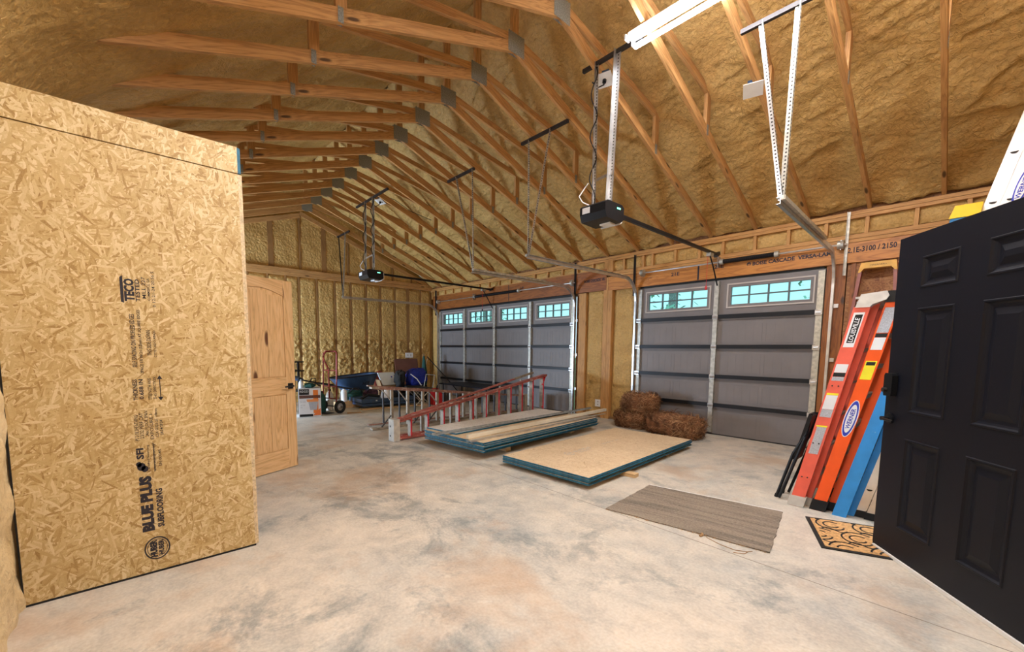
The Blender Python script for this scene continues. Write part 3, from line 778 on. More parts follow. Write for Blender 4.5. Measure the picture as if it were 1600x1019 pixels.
torsion(-6.30, -1.36, -4.55, -2.95, 'spring shaft mounted over the double garage door')

def opener(x, yb, zb, label, xb, bars, zbar, w, far=False):
    t = thing('garage_door_opener', label, 'garage door opener', (x, yb, zb), 0, 'garage door openers')
    # motor unit: chamfered black body
    hw = w; b = MB()
    pf = [(-.16, -.02), (-.13, -.085), (.13, -.095), (.18, -.06), (.18, .06), (.14, .085), (-.12, .085), (-.16, .06)]
    b.prism([(x-hw, yb+p, zb+q) for p, q in pf], (1, 0, 0), 0, 2*hw); b.build('motor_unit', M['black'], t, bevel=.012)
    b = MB(); b.prism([(x-hw*.75, yb+p, zb+q) for p, q in ((.17, -.10), (.215, -.07), (.215, .06), (.17, .08))], (1, 0, 0), 0, hw*1.5); b.build('light_lens', M['white'], t, bevel=.01)
    b = MB(); b.box((x-hw*.2, yb+.02, zb-.108), (x+hw*.6, yb+.13, zb-.092)); b.build('light_lens', M['white'], t, bevel=.006)
    b = MB(); b.box((x-hw*.8, yb-.162, zb-.01), (x-hw*.2, yb-.158, zb+.05)); b.build('info_label', M['label'], t)
    b = MB(); b.box((x+hw, yb+.05, zb+.03), (x+hw+.004, yb+.11, zb+.045)); b.build('indicator_light', M['green_led'], t)
    b = MB(); b.beam((x, yb+.16, zb+.055), (x, -.10, 2.80), .032, .04); b.build('rail', M['black'], t)
    b = MB(); b.beam((x, -.16, 2.775), (x, -.05, 2.83), .05, .05); b.build('header_bracket', M['steel_dark'], t)
    b = MB(); b.box((x-.03, -.42, 2.74), (x+.03, -.30, 2.785)); b.build('trolley', M['galv_dull'], t)
    b = MB(); b.tube([(x, -.36, 2.75), (x+.01, -.25, 2.60), (x+.01, -.06, 2.34)], .011, 6); b.build('door_arm', M['black'], t)
    b = MB(); b.tube([(x-.03, -.36, 2.74), (x-.035, -.36, 2.30)], .0035, 5); b.build('release_cord', M['red_plastic'], t)
    b = MB(); b.lathe([(0, -.03), (.013, -.03), (.018, 0), (.013, .03), (0, .03)], (x-.035, -.36, 2.28), (0, 0, 1), 8); b.build('release_handle', M['red_plastic'] if not far else M['black'], t)
    b = MB(); b.beam((xb[0], yb, zbar), (xb[1], yb, zbar), .035, .035); b.build('cross_angle', M['steel_dark'], t)
    for (xt, xbm, m2, ww) in bars:
        b = MB(); a = V((xt, yb, zbar+.02)); e = V((xbm, yb, zb+.08)); b.beam(a, e, .004, ww, (1, 0, 0)); b.beam(a+V((-ww/2, -ww/2, 0)), e+V((-ww/2, -ww/2, 0)), ww*.9, .004, (1, 0, 0)); b.build('hanger_strap', M[m2], t)
        hb = MB(); d = e-a
        for k in range(1, int(d.length/.03)):
            p = a+d*(k*.03/d.length); hb.box((p.x-.005, p.y-.0035, p.z-.006), (p.x+.005, p.y+.0035, p.z+.006))
        hb.build('strap_holes', M['steel_dark'], t)
    b = MB(); b.beam((bars[0][1], yb-.01, zb+.36), (bars[1][1]+.03, yb-.01, zb+.38), .004, .03); b.build('brace_strap', M['galv'], t)
    # cord wound round the strap
    b = MB(); pts = []
    xs_, xe_ = bars[0][0], bars[0][1]
    for k in range(60):
        f = k/59; pts.append((xs_+(xe_-xs_)*f+.028*math.sin(f*22)-.01, yb-.03+.02*math.cos(f*19), zbar-.03-(zbar-zb-.13)*f))
    b.tube(pts, .006 if not far else .008, 5); b.build('power_cord', M['black'], t)
    if far:
        b = MB(); pts = [(bars[1][0]+(bars[1][1]-bars[1][0])*k/59+.035*math.sin(k/59*25), yb-.03+.02*math.cos(k/59*21), zbar-.03-(zbar-zb-.13)*k/59) for k in range(60)]
        b.tube(pts, .008, 5); b.build('power_cord', M['black'], t)
    b = MB(); b.tube([(x-hw*.6, yb-.03, zb+.09), (x-hw*1.2, yb-.08, zb+.15), (x-hw*1.5, yb-.08, zb+.22), (x-hw*1.0, yb-.03, zb+.35)], .006, 5); b.build('bell_wire', M['white'], t)
    return t
opener(1.32, -3.17, 2.765, 'black opener hanging from two bright perforated straps before the single garage door', (1.04, 1.72), ((1.22, 1.23, 'galv', .03), (1.47, 1.42, 'galv', .05)), 4.30, .155)
opener(-3.93, -3.29, 2.775, 'black opener with cord-wrapped straps serving the double garage door', (-4.52, -3.15), ((-4.07, -4.12, 'galv_dull', .03), (-3.72, -3.76, 'galv_dull', .035)), 4.22, .20, True)

# ceiling outlets
def coutlet(x, y, z, label, cord=False, tilt=0.0):
    t = thing('ceiling_outlet', label, 'outlet box', (x, y, z), 0, None)
    b = MB(); b.box((x-.05, y-.05, z), (x+.05, y+.05, z+.07)); b.build('junction_box', M['navy_tub'], t)
    b = MB(); b.box((x-.085, y-.085, z-.006), (x+.085, y+.085, z)); b.build('cover_plate', M['white'], t, bevel=.002)
    if cord:
        b = MB(); b.lathe([(0, -.03), (.02, -.03), (.022, 0), (0, 0)], (x, y, z-.006), (0, 0, 1), 8); b.build('plug', M['black'], t)
        b = MB(); b.tube([(x, y, z-.03), (x+.01, y-.02, z-.09), (x-.04, y-.05, z-.14), (x-.09, y-.10, z-.10)], .007, 5); b.build('cord', M['black'], t)
    t.rotation_euler = (tilt, 0, .3)
    return t
coutlet(1.215, -3.03, 4.20, 'white outlet plate on a blue box above the nearer opener', True, -.34)
coutlet(2.38, -2.22, 3.905, 'white square cover plate near the straps above the single garage door', False, -.34)
far_out = coutlet(-4.03, -3.0, 4.28, 'white outlet plate above the far opener', True, -.34)
b = MB(); b.tube([(-4.0, -2.98, 4.25), (-3.9, -2.95, 4.36), (-3.8, -2.8, 4.30), (-3.7, -2.5, 4.12), (-3.55, -2.1, 3.99)], .006, 5)
b.build('cord', M['black'], far_out)

# shop lights: the hanging one, and an unseen one added as fill
def shop_light(x0, x1, y, z, label, power):
    t = thing('shop_light', label, 'light fixture', ((x0+x1)/2, y, z), 0, 'fluorescent strip lights')
    b = MB(); b.prism([(x0, y-.035, z), (x0, y-.05, z+.05), (x0, y+.05, z+.05), (x0, y+.035, z)], (1, 0, 0), 0, x1-x0); b.build('housing', M['grey_cap'], t)
    for s in (-1, 1):
        b = MB(); b.tube([(x0+.01, y+s*.075, z-.02), (x1-.01, y+s*.075, z-.02)], .022, 12); b.build('tube', M['tube'], t, smooth=True)
        for xx in (x0, x1): b = MB(); b.box((xx-.008, y+s*.06-.035, z-.03), (xx+.008, y+s*.06+.035, z+.015)); b.build('socket', M['white'], t)
    a = area('lamp_light', ((x0+x1)/2, y, z-.045), (0, 0, -1), x1-x0-.1, .05, power, (1.0, .955, .90), t)
    return t
shop_light(1.66, 4.10, -3.28, 4.24, 'long twin-tube light under the trusses above the doormat', 72)
shop_light(1.5, 3.94, -6.1, 3.56, 'unseen twin-tube fill light added under the trusses by the back wall', 27)  # unseen fixture, added to brighten the near floor and the eave foam

# ------------------------------------------------------------------ stacked sheets
M['osb_stack'] = osb('clean strand board sheet', (0, 0, .05), [(.10, (.40, .25, .14)), (.22, (.66, .49, .30)), (.5, (.72, .55, .36)), (.9, (.80, .66, .47))], 1.6)
def sheet(cx, cy, ang, z, w, l, th, mat, label, group, marks=None):
    t = thing('subfloor_sheet', label, 'wooden sheet', (cx, cy, z), ang, group)
    R = Matrix.Rotation(ang, 3, 'Z')
    P = lambda x, y, zz: V((cx, cy, z))+R @ V((x, y, zz))
    def bx(m_, lo, hi):
        m_.hexa([P(hi[0] if k & 2 else lo[0], hi[1] if k & 1 else lo[1], hi[2] if k & 4 else lo[2]) for k in range(8)])
    # long edges carry tongue and groove, painted
    b = MB(); bx(b, (-w/2+.004, -l/2+.004, .0012), (w/2-.004, l/2-.004, th)); b.build('face', mat, t)
    e = MB()
    for x0, x1 in ((-w/2, -w/2+.0045), (w/2-.0045, w/2)): bx(e, (x0, -l/2, .0004), (x1, l/2, th-.0008))
    for y0, y1 in ((-l/2, -l/2+.0045), (l/2-.0045, l/2)): bx(e, (-w/2+.0045, y0, .0004), (w/2-.0045, y1, th-.0008))
    bx(e, (w/2, -l/2+.002, th*.35), (w/2+.008, l/2-.002, th*.62))
    e.build('painted_edge', M['blue_edge'], t)
    if marks: marks(t, P, R, th)
    return t
TH = .0205
def marks_a(t, P, R, th):
    r = R @ V((0, 1, 0)); u = R @ V((-1, 0, 0))
    b = MB()
    for k in range(28):
        a0, a1 = 2*PI*k/28, 2*PI*(k+1)/28
        b.face([P(-.10+q*math.cos(a), -.62+q*math.sin(a), th+.0006) for q, a in ((.055, a0), (.062, a0), (.062, a1), (.055, a1))])
    b.build('round_logo', M['label_grey'], t)
    text('HUBER', M['label_grey'], P(-.085, -.665, th), r, u, .09, .035, t)
    text('BLUE PLUS', M['label_grey'], P(-.09, -.50, th), r, u, .33, .05, t)
    text('SUBFLOORING', M['label_grey'], P(-.04, -.50, th), r, u, .24, .025, t)
    text('23/32 PERF CAT  24oc', M['label_grey'], P(-.09, .1, th), r, u, .4, .025, t)
def marks_b(t, P, R, th):
    r = R @ V((0, 1, 0)); u = R @ V((-1, 0, 0))
    text('BLUE PLUS', M['ink'], P(-.37, -.90, th), r, u, .42, .05, t)
    text('SUBFLOORING', M['ink'], P(-.32, -.90, th), r, u, .3, .028, t)
names4 = ['bottom', 'second from bottom', 'third from bottom', 'top']
for i in range(4):
    j = [(0, 0), (-.012, .01), (.008, -.004), (.0, .0)][i]
    sheet(1.045+j[0], -2.54+j[1], .045, .044+TH*i, 1.155, 2.50, TH-.0008, M['osb_stack'], names4[i]+' sheet of the low tan stack beside the woven rug', 'subfloor sheets in the low stack', marks_a if i == 3 else None)
n7 = ['bottom', 'second from bottom', 'third from bottom', 'fourth from bottom', 'fifth from bottom', 'sixth from bottom', 'top']
for i in range(7):
    j = [(0, 0), (.01, .02), (-.006, 0), (.012, -.012), (0, .01), (-.012, 0), (-.33, .03)][i]
    w = 1.16 if i < 6 else .62
    sheet(-.455+j[0], -2.58+j[1], .085, .095+TH*i, w, 2.66 if i < 6 else 2.62, TH-.0008, M['osb_grey'] if i == 6 else M['osb_stack'], n7[i]+' sheet of the blue-edged stack beside the lying red ladder', 'subfloor sheets in the tall stack', marks_b if i == 6 else None)
def block(a, b, z, label, w=.09, h=.038):
    m_ = MB(); m_.beam((a[0], a[1], z+h/2), (b[0], b[1], z+h/2), w, h); return tag(m_.build('lumber_block', M['lightwood']), label, 'wood block', 'wood blocks under the sheet stacks')
block((.40, -3.14), (1.76, -3.03), .003, 'pale board sticking out under the low stack toward the rug')
block((.40, -1.95), (1.55, -1.90), .003, 'pale board under the far half of the low stack')
block((-1.0, -1.72), (-.12, -1.68), .003, 'pale wood block under the far end of the blue-edged stack', .09, .09)
block((-1.0, -3.35), (.08, -3.30), .003, 'wood block under the near end of the blue-edged stack', .09, .09)
ZT = .095+TH*6
b = MB(); b.beam((-.08, -3.86, ZT+.026), (-.27, -.55, ZT+.04), .045, .045)
tag(b.build('wooden_pole', M['cream'], bevel=.006), 'long cream pole lying lengthwise on the blue-edged stack', 'pole')
b = MB(); b.beam((.10, -3.96, ZT+.012), (-.05, -1.2, ZT+.012), .035, .003); b.beam((.118, -3.96, ZT+.012), (-.032, -1.2, ZT+.012), .003, .024)
b.beam((.04, -3.96, ZT+.006), (-.10, -1.1, ZT+.006), .04, .004)
tag(b.build('perforated_angle', M['galv']), 'bright perforated metal angle lying along the edge of the blue-edged stack', 'metal angle')
b = MB(); b.beam((-.40, -4.16, ZT+.034), (-.56, -.55, ZT+.03), .05, .003); b.beam((-.425, -4.16, ZT+.045), (-.585, -.55, ZT+.041), .003, .026)
tag(b.build('metal_flashing', M['clay']), 'grey metal flashing lying between the grey sheet and the cream pole', 'flashing')
b = MB(); b.beam((-.16, -3.4, ZT+.0015), (-.15, -.75, ZT+.0015), .05, .003)
tag(b.build('metal_strip', M['clay']), 'thin dark metal strip under the cream pole, overhanging the far end', 'metal strip')

# ------------------------------------------------------------------ rug and doormat
def rugmat():
    m, nt, b = new_mat('woven rug')
    co = coords(nt, 'Object', (5, 70, 1), (0, 0, -.02)); n = N(nt, 'ShaderNodeTexNoise', i_Scale=1, i_Detail=5, i_Roughness=.7); nt.links.new(co, n.inputs[0])
    n2 = N(nt, 'ShaderNodeTexNoise', i_Scale=1, i_Detail=3); nt.links.new(coords(nt, 'Object', (1.2, 14, 1)), n2.inputs[0])
    c = ramp(nt, [(.3, (.09, .07, .055)), (.5, (.22, .175, .13)), (.72, (.42, .35, .27))], n.outputs[0]).outputs[0]
    n3 = N(nt, 'ShaderNodeTexNoise', i_Scale=1, i_Detail=4); nt.links.new(coords(nt, 'Object', (60, 170, 1)), n3.inputs[0])
    c = mix(nt, .55, c, ramp(nt, [(.35, (.07, .055, .045)), (.5, (.25, .21, .17)), (.65, (.48, .42, .34))], n3.outputs[0]).outputs[0])
    c = mix(nt, .4, c, ramp(nt, [(.36, (.06, .05, .045)), (.5, (.26, .21, .16)), (.7, (.34, .28, .21))], n2.outputs[0]).outputs[0])
    nt.links.new(c, b.inputs['Base Color']); b.inputs['Roughness'].default_value = .95; bump(nt, b, n.outputs[0], .6, .006); return m
RC = [V((1.979, -3.17, 0)), V((3.045, -2.965, 0)), V((3.193, -3.858, 0)), V((2.045, -4.035, 0))]
t = thing('woven_rug', 'flat grey brown woven rug with frayed edges on bare concrete', 'rug', (2.55, -3.5, 0), .17)
def rp(u, v, z):
    u2 = u; p = RC[0]*(1-u)*(1-v)+RC[1]*u*(1-v)+RC[2]*u*v+RC[3]*(1-u)*v
    d = (RC[1]-RC[0]).normalized(); e = (RC[2]-RC[1]).normalized()
    p = p+e*.012*nz(u*7, 2, 3)*(1 if v > .5 else .2)*2*abs(v-.5)+d*.008*nz(v*9, 3, 8)*2*abs(u-.5)
    return V((p.x, p.y, z+.002*nz(u*8, v*8, 1)))
b = MB(); b.grid(lambda u, v: rp(u, v, .009), 60, 40, flip=True); b.grid(lambda u, v: rp(u, v, .0015), 60, 40)
for (f0) in (lambda q: (q, 0), lambda q: (q, 1), lambda q: (0, q), lambda q: (1, q)):
    for k in range(40):
        u0, v0 = f0(k/40); u1, v1 = f0((k+1)/40); b.face([rp(u0, v0, .0015), rp(u1, v1, .0015), rp(u1, v1, .009), rp(u0, v0, .009)])
b.build('woven_field', rugmat(), t)
b = MB(); b.tube([rp(u/20, -.006, .006) for u in range(21)], .006, 6); b.build('pale_edge_strip', M['white'], t)  # thin pale strip along one long edge of the rug
b = MB()
random.seed(3)
for k in range(60):
    u = random.random(); p = rp(u, 1, .006); q = p+V((random.uniform(-.02, .02), -random.uniform(.005, .02), -.003)); b.tube([p, q], .0012, 4)
b.build('fringe', M['card'], t)['kind'] = 'stuff'
b = MB(); b.tube([rp(.66, 1.0, .006), rp(.68, 1.04, .004), rp(.76, 1.09, .003), rp(.84, 1.12, .003), rp(.90, 1.08, .003), rp(.92, 1.05, .003)], .0022, 5)
b.tube([rp(.64, 1.0, .01), rp(.65, 1.02, .012), rp(.64, 1.05, .008)], .009, 6); b.tube([rp(.90, 1.08, .003), rp(.89, 1.13, .003), rp(.84, 1.17, .003)], .0022, 5); b.build('loose_thread', M['card'], t)

DM = [V((3.19, -2.93, 0)), V((3.66, -2.73, 0)), V((3.87, -3.30, 0)), V((3.40, -3.50, 0))]
t = thing('doormat', 'coir doormat with black swirl pattern partly behind the black door', 'doormat', (3.5, -3.1, 0))
dp = lambda u, v, z: (lambda p: V((p.x, p.y, z)))(DM[0]*(1-u)*(1-v)+DM[1]*u*(1-v)+DM[2]*u*v+DM[3]*(1-u)*v)
b = MB(); b.hexa([dp(1 if k & 1 else 0, 1 if k & 2 else 0, .008 if k & 4 else .0006) for k in range(8)]); b.build('rubber_base', M['rubber'], t)
M['coir'] = plain('coir', (.62, .36, .15), .95, 0, .35, 60, bmp=.5)
b = MB(); b.hexa([dp(.95 if k & 1 else .05, .955 if k & 2 else .045, .011 if k & 4 else .0081) for k in range(8)]); b.build('coir_field', M['coir'], t)
b = MB()
def mcurve(pts):
    pts = [dp(.06+.88*min(1, max(0, u)), .055+.89*min(1, max(0, v)), .0122) for u, v in pts]
    for p, q in zip(pts, pts[1:]):
        if (q-p).length > 1e-5: b.beam(p, q, .011, .002)
for i in range(-1, 3):
    for j in range(-1, 3):
        cx, cy = .25+.5*i, .18+.42*j
        if j % 2: cx += .25
        for rr in (.17, .09):
            seg = []
            for k in range(25):
                a = 2*PI*k/24*.82+.4
                u, v = cx+rr*(1+.4*k/24)*math.cos(a), cy+rr*1.0*(1+.4*k/24)*math.sin(a)
                if 0 <= u <= 1 and 0 <= v <= 1: seg.append((u, v))
                else:
                    if len(seg) > 1: mcurve(seg)
                    seg = []
            if len(seg) > 1: mcurve(seg)
        seg = [(cx+.17-.34*k/12, cy+.19+.06*math.sin(k/12*PI*2)) for k in range(13)]
        seg = [q for q in seg if 0 <= q[0] <= 1 and 0 <= q[1] <= 1]
        if len(seg) > 1: mcurve(seg)
b.build('swirl_pattern', M['rubber'], t)

# ------------------------------------------------------------------ entry door (black, six panels)
E0 = V((3.619, -3.165, 0)); ED = V((.584, -.812, 0)).normalized(); EN = ED.cross(V((0, 0, 1)))  # EN faces the camera side
if EN.dot(V((3.97, -7.02, 0))-E0) < 0: EN = -EN
DW = 1.10; DZ0 = .03; DZ1 = 2.075
D3 = struct_empty('door_3', E0+ED*DW, 'black six panel entry door standing open')
dpt = lambda s, z, n: E0+ED*s+V((0, 0, z))+EN*n
def dbox(m_, s0, s1, z0, z1, n0, n1): m_.hexa([dpt(s1 if k & 1 else s0, z1 if k & 4 else z0, n1 if k & 2 else n0) for k in range(8)])
pan = []
for (z0, z1) in ((.215, .80), (.965, 1.615), (1.735, 1.925)):
    for (s0, s1) in ((.205, .475), (.645, .915)): pan.append((s0, s1, z0, z1))
b = MB(); dbox(b, 0, DW, DZ0, DZ1, -.040, -.014)
zz = [DZ0, .215, .80, .965, 1.615, 1.735, 1.925, DZ1]
for k in (0, 2, 4, 6): dbox(b, 0, DW, zz[k], zz[k+1], -.014, 0)
for k in (1, 3, 5):
    for s0, s1 in ((0, .205), (.475, .645), (.915, DW)): dbox(b, s0, s1, zz[k], zz[k+1], -.014, 0)
b.build('door_slab', M['black_door'], D3)
for (s0, s1, z0, z1) in pan:
    b = MB()
    def rings(o0, n0, o1, n1):
        A = [(s0+o0, z0+o0), (s1-o0, z0+o0), (s1-o0, z1-o0), (s0+o0, z1-o0)]; B = [(s0+o1, z0+o1), (s1-o1, z0+o1), (s1-o1, z1-o1), (s0+o1, z1-o1)]
        for i in range(4):
            j = (i+1) % 4; b.face([dpt(*A[i], n0), dpt(*A[j], n0), dpt(*B[j], n1), dpt(*B[i], n1)])
    for a in ((0, 0, .004, .005), (.004, .005, .011, .005), (.011, .005, .018, -.006), (.018, -.006, .028, -.011), (.028, -.011, .038, -.0135), (.038, -.0135, .046, -.0135), (.046, -.0135, .080, -.002)): rings(*a)
    o = .080; b.face([dpt(s0+o, z0+o, -.002), dpt(s1-o, z0+o, -.002), dpt(s1-o, z1-o, -.002), dpt(s0+o, z1-o, -.002)]); b.build('door_panel', M['black_door'], D3)
b = MB(); dbox(b, .0, DW, .012, DZ0, -.036, -.002); b.build('door_sweep', M['rubber'], D3)
b = MB(); dbox(b, .02, DW, .002, .022, .0, .012); b.build('sweep_strip', M['white'], D3)
b = MB(); b.prism([dpt(s, z, 0) for s, z in ((.028, 1.055), (.092, 1.055), (.098, 1.08), (.098, 1.19), (.09, 1.205), (.03, 1.205), (.022, 1.19), (.022, 1.08))], EN, .001, .034); b.build('keypad_lock', M['black'], D3, bevel=.004)
b = MB(); b.lathe([(.014, 0), (.014, .02), (0, .02)], dpt(.05, 1.095, .034), EN, 12); b.build('thumb_turn', M['steel_dark'], D3)
b = MB(); b.lathe([(.034, 0), (.034, .012), (.014, .014), (.013, .055), (0, .055)], dpt(.062, .905, .0005), EN, 16); b.build('door_handle', M['black'], D3)
b = MB(); b.tube([dpt(.062, .905, .052), dpt(.10, .902, .055), dpt(.165, .898, .05)], .009, 8); b.build('door_handle', M['black'], D3)
b = MB(); dbox(b, -.002, 0, .86, .95, -.03, -.008); b.build('latch_plate', M['steel_dark'], D3)
b = MB(); b.lathe([(.03, 0), (.03, .012), (.013, .014), (.012, .05), (0, .05)], dpt(.062, .905, -.0405), -EN, 16); b.tube([dpt(.062, .905, -.09), dpt(.02, .905, -.092), dpt(-.03, .90, -.09)], .009, 8); b.build('door_handle', M['black'], D3)
for z in (.25, 1.05, 1.85): b = MB(); b.tube([dpt(DW+.006, z-.05, -.006), dpt(DW+.006, z+.05, -.006)], .007, 8); b.build('hinge', M['steel_dark'], D3)

# ------------------------------------------------------------------ knotty pine door in the closet wall
W0 = V((-.97, -5.618, 0)); WD = V((.387, -.922, 0)).normalized(); WN = WD.cross(V((0, 0, 1)))
if WN.dot(V((3.97, -7.02, 0))-W0) < 0: WN = -WN
WW = .80
D4 = struct_empty('door_4', W0+WD*WW, 'knotty pine two panel interior door standing open')
wpt = lambda s, z, n: W0+WD*s+V((0, 0, z))+WN*n
def wbox(m_, s0, s1, z0, z1, n0, n1, vert=True):
    def P_(k):
        a, b_ = ((k & 4), (k & 1)) if vert else ((k & 1), (k & 4))
        return wpt(s1 if a else s0, z1 if b_ else z0, n1 if k & 2 else n0)
    m_.hexa([P_(k) for k in range(8)])
b = MB(); wbox(b, .11, WW-.11, .04, 2.03, -.026, -.010); b.build('panel_core', M['doorpine'], D4)
for s0, s1 in ((0, .113), (WW-.113, WW)): b = MB(); wbox(b, s0, s1, .012, 2.063, -.036, 0); b.build('stile_board', M['doorpine'], D4)
for z0, z1 in ((.012, .225), (.84, 1.025)): b = MB(); wbox(b, .1135, WW-.1135, z0, z1, -.036, -.0003, False); b.build('rail_board', M['doorpine'], D4)
arc = [(.1135+(WW-.227)*k/16, 1.90+.062*math.sin(PI*k/16)) for k in range(17)]
b = MB(); b.prism([wpt(s, z, 0) for s, z in arc]+[wpt(WW-.1135, 2.063, 0), wpt(.1135, 2.063, 0)], WN, -.036, -.0003); b.build('arched_rail_board', M['doorpine'], D4)
for (z0, z1, n) in ((.235, .83, 1), (1.035, 1.885, 3)):
    for k in range(3):
        a = .125+(WW-.25)*k/3; e = .125+(WW-.25)*(k+1)/3
        b = MB(); wbox(b, a+.0015, e-.0015, z0, z1+(.05 if n == 3 and k == 1 else .012 if n == 3 else 0), -.012, -.0035); b.build('panel_board', M['doorpine'], D4)
b = MB(); wbox(b, .035, .095, .895, .955, .001, .010); b.build('handle_rose', M['black'], D4, bevel=.003)
b = MB(); b.tube([wpt(.065, .925, .008), wpt(.065, .925, .05)], .010, 8); b.tube([wpt(.055, .925, .05), wpt(.11, .925, .052), wpt(.165, .922, .05)], .009, 8); b.build('door_handle', M['black'], D4)
b = MB(); b.tube([wpt(.065, .925, -.038), wpt(.065, .925, -.08)], .010, 8); b.tube([wpt(.055, .925, -.08), wpt(.02, .925, -.085)], .009, 8); b.build('door_handle', M['black'], D4)

# ------------------------------------------------------------------ leaning ladders
def quad_rail(m_, bl, br, tl, tr, y0, th):
    """rail face given by x,z of its bottom and top edges at plane y0; th goes away from the camera; channel section"""
    A = [V((bl[0], y0, bl[1])), V((br[0], y0, br[1])), V((tr[0], y0, tr[1])), V((tl[0], y0, tl[1]))]
    m_.prism(A, (0, 1, 0), 0, .006)
    d = (A[3]-A[0]).normalized()
    for a, e in ((A[0], A[3]), (A[1], A[2])):
        sgn = 1 if a is A[0] else -1; sx = V((sgn*.003, 0, 0))
        m_.prism([a, a+sx*2, e+sx*2, e], (0, 1, 0), .006, th)
def sticker(t, poly, y0, mat, nm='sticker', d=.0015):
    b = MB(); b.prism([V((x, y0, z)) for x, z in poly], (0, 1, 0), -d, -.0002); b.build(nm, mat, t)
def along(bl, tl, br, tr, f0, f1, i0=.12, i1=.88):
    L = lambda a, b_, f: (a[0]+(b_[0]-a[0])*f, a[1]+(b_[1]-a[1])*f)
    q = []
    for f, i in ((f0, i0), (f0, i1), (f1, i1), (f1, i0)):
        l = L(bl, tl, f); r = L(br, tr, f); q.append((l[0]+(r[0]-l[0])*i, l[1]+(r[1]-l[1])*i))
    return q
def leaning_ladder(name, label, yf, yr, F4, R4, wy, mat, cap, capmat, footmat, nsteps, extras=None, group='leaning stepladders', feet=True, cap_poly=None):
    t = thing(name, label, 'ladder', (F4[0][0], yf, 0), 0, group)
    bl, br, tl, tr = F4
    for k, y in enumerate((yf, yf+wy-.03)):
        b = MB(); quad_rail(b, bl, br, tl, tr, y, .03); b.build('front_rail', mat, t)
        b = MB(); quad_rail(b, *R4, (yr if k == 0 else yf+wy-.05), .022); b.build('rear_rail', mat, t)
        if feet:
            for Q, yy, g in ((F4, y, .012), (R4, yr if k == 0 else yf+wy-.05, .008)):
                f = along(Q[0], Q[2], Q[1], Q[3], -.002, .055 if Q is F4 else .045, -.12, 1.12); f = [(x, max(.003, z)) for x, z in f]
                b = MB(); b.prism([V((x, yy-.006, z)) for x, z in f], (0, 1, 0), 0, .042 if Q is F4 else .034); b.build('foot', footmat, t, bevel=.003)
    for i in range(nsteps):
        f = (i+1)/(nsteps+1)*.985
        p = along(bl, tl, br, tr, f, f+.02, .05, .95)
        b = MB(); b.prism([V((x, yf+.008, z)) for x, z in p], (0, 1, 0), 0, wy-.046); b.build('step', M['galv_dull'], t)
        q = along(R4[0], R4[2], R4[1], R4[3], f*.96, f*.96+.012, .1, .9)
        b = MB(); b.prism([V((x, yr+.008, z)) for x, z in q], (0, 1, 0), 0, wy-.046-(yr-yf)*1.2); b.build('rear_bar', M['galv_dull'], t)
    if cap_poly:
        b = MB(); b.prism([V((x, yf-.012, z)) for x, z in cap_poly], (0, 1, 0), 0, wy+.02); b.build('top_cap', capmat, t, bevel=.004)
    if extras: extras(t)
    return t
# coral ladder
LF = ((3.021, .0), (3.115, .0), (3.345, 1.69), (3.445, 1.69)); LR = ((3.105, .0), (3.150, .0), (3.435, 1.69), (3.490, 1.72))
def ex1(t):
    bl, br, tl, tr = LF; A = lambda f0, f1, i0=.12, i1=.88: along(bl, tl, br, tr, f0, f1, i0, i1)
    y = -2.70
    sticker(t, A(.815, .975, .14, .80), y, M['label']); sticker(t, A(.835, .965, .27, .72), y, M['black'], 'brand_plate', .002)
    d = V((tl[0]-bl[0], 0, tl[1]-bl[1])).normalized(); up = V((-d.z, 0, d.x))
    q = A(.838, .962, .64, .64)
    text('LOUISVILLE', M['label'], (q[0][0], y-.0021, q[0][1]), d, up, .19, .030, t, bold=.02)
    sticker(t, A(.695, .735), y, M['label']); sticker(t, A(.675, .694), y, M['rubber']); sticker(t, A(.655, .674), y, M['label_grey'])
    sticker(t, A(.585, .595), y, M['label_yellow']); sticker(t, A(.515, .584), y, M['label']); sticker(t, A(.475, .514), y, M['label_grey'])
    sticker(t, A(.425, .432), y, M['label_yellow']); sticker(t, A(.285, .424, .2, .85), y, M['label_grey'], 'sticker')
    for f in (.63, .34, .16):
        for i in (.3, .7):
            c = A(f, f, i, i)[0]; b = MB(); b.lathe([(.006, 0), (.006, .003), (0, .003)], (c[0], y, c[1]), (0, -1, 0), 8); b.build('rivet', M['steel_dark'], t)
leaning_ladder('stepladder', 'coral red folded stepladder with grey top cap, foremost in the leaning row', -2.70, -2.62, LF, LR, .50, M['red_fg'], None, M['grey_cap'], M['grey_cap'], 5, ex1,
    cap_poly=[(3.355, 1.685), (3.385, 1.785), (3.53, 1.80), (3.545, 1.765), (3.53, 1.735), (3.455, 1.705), (3.44, 1.685)])
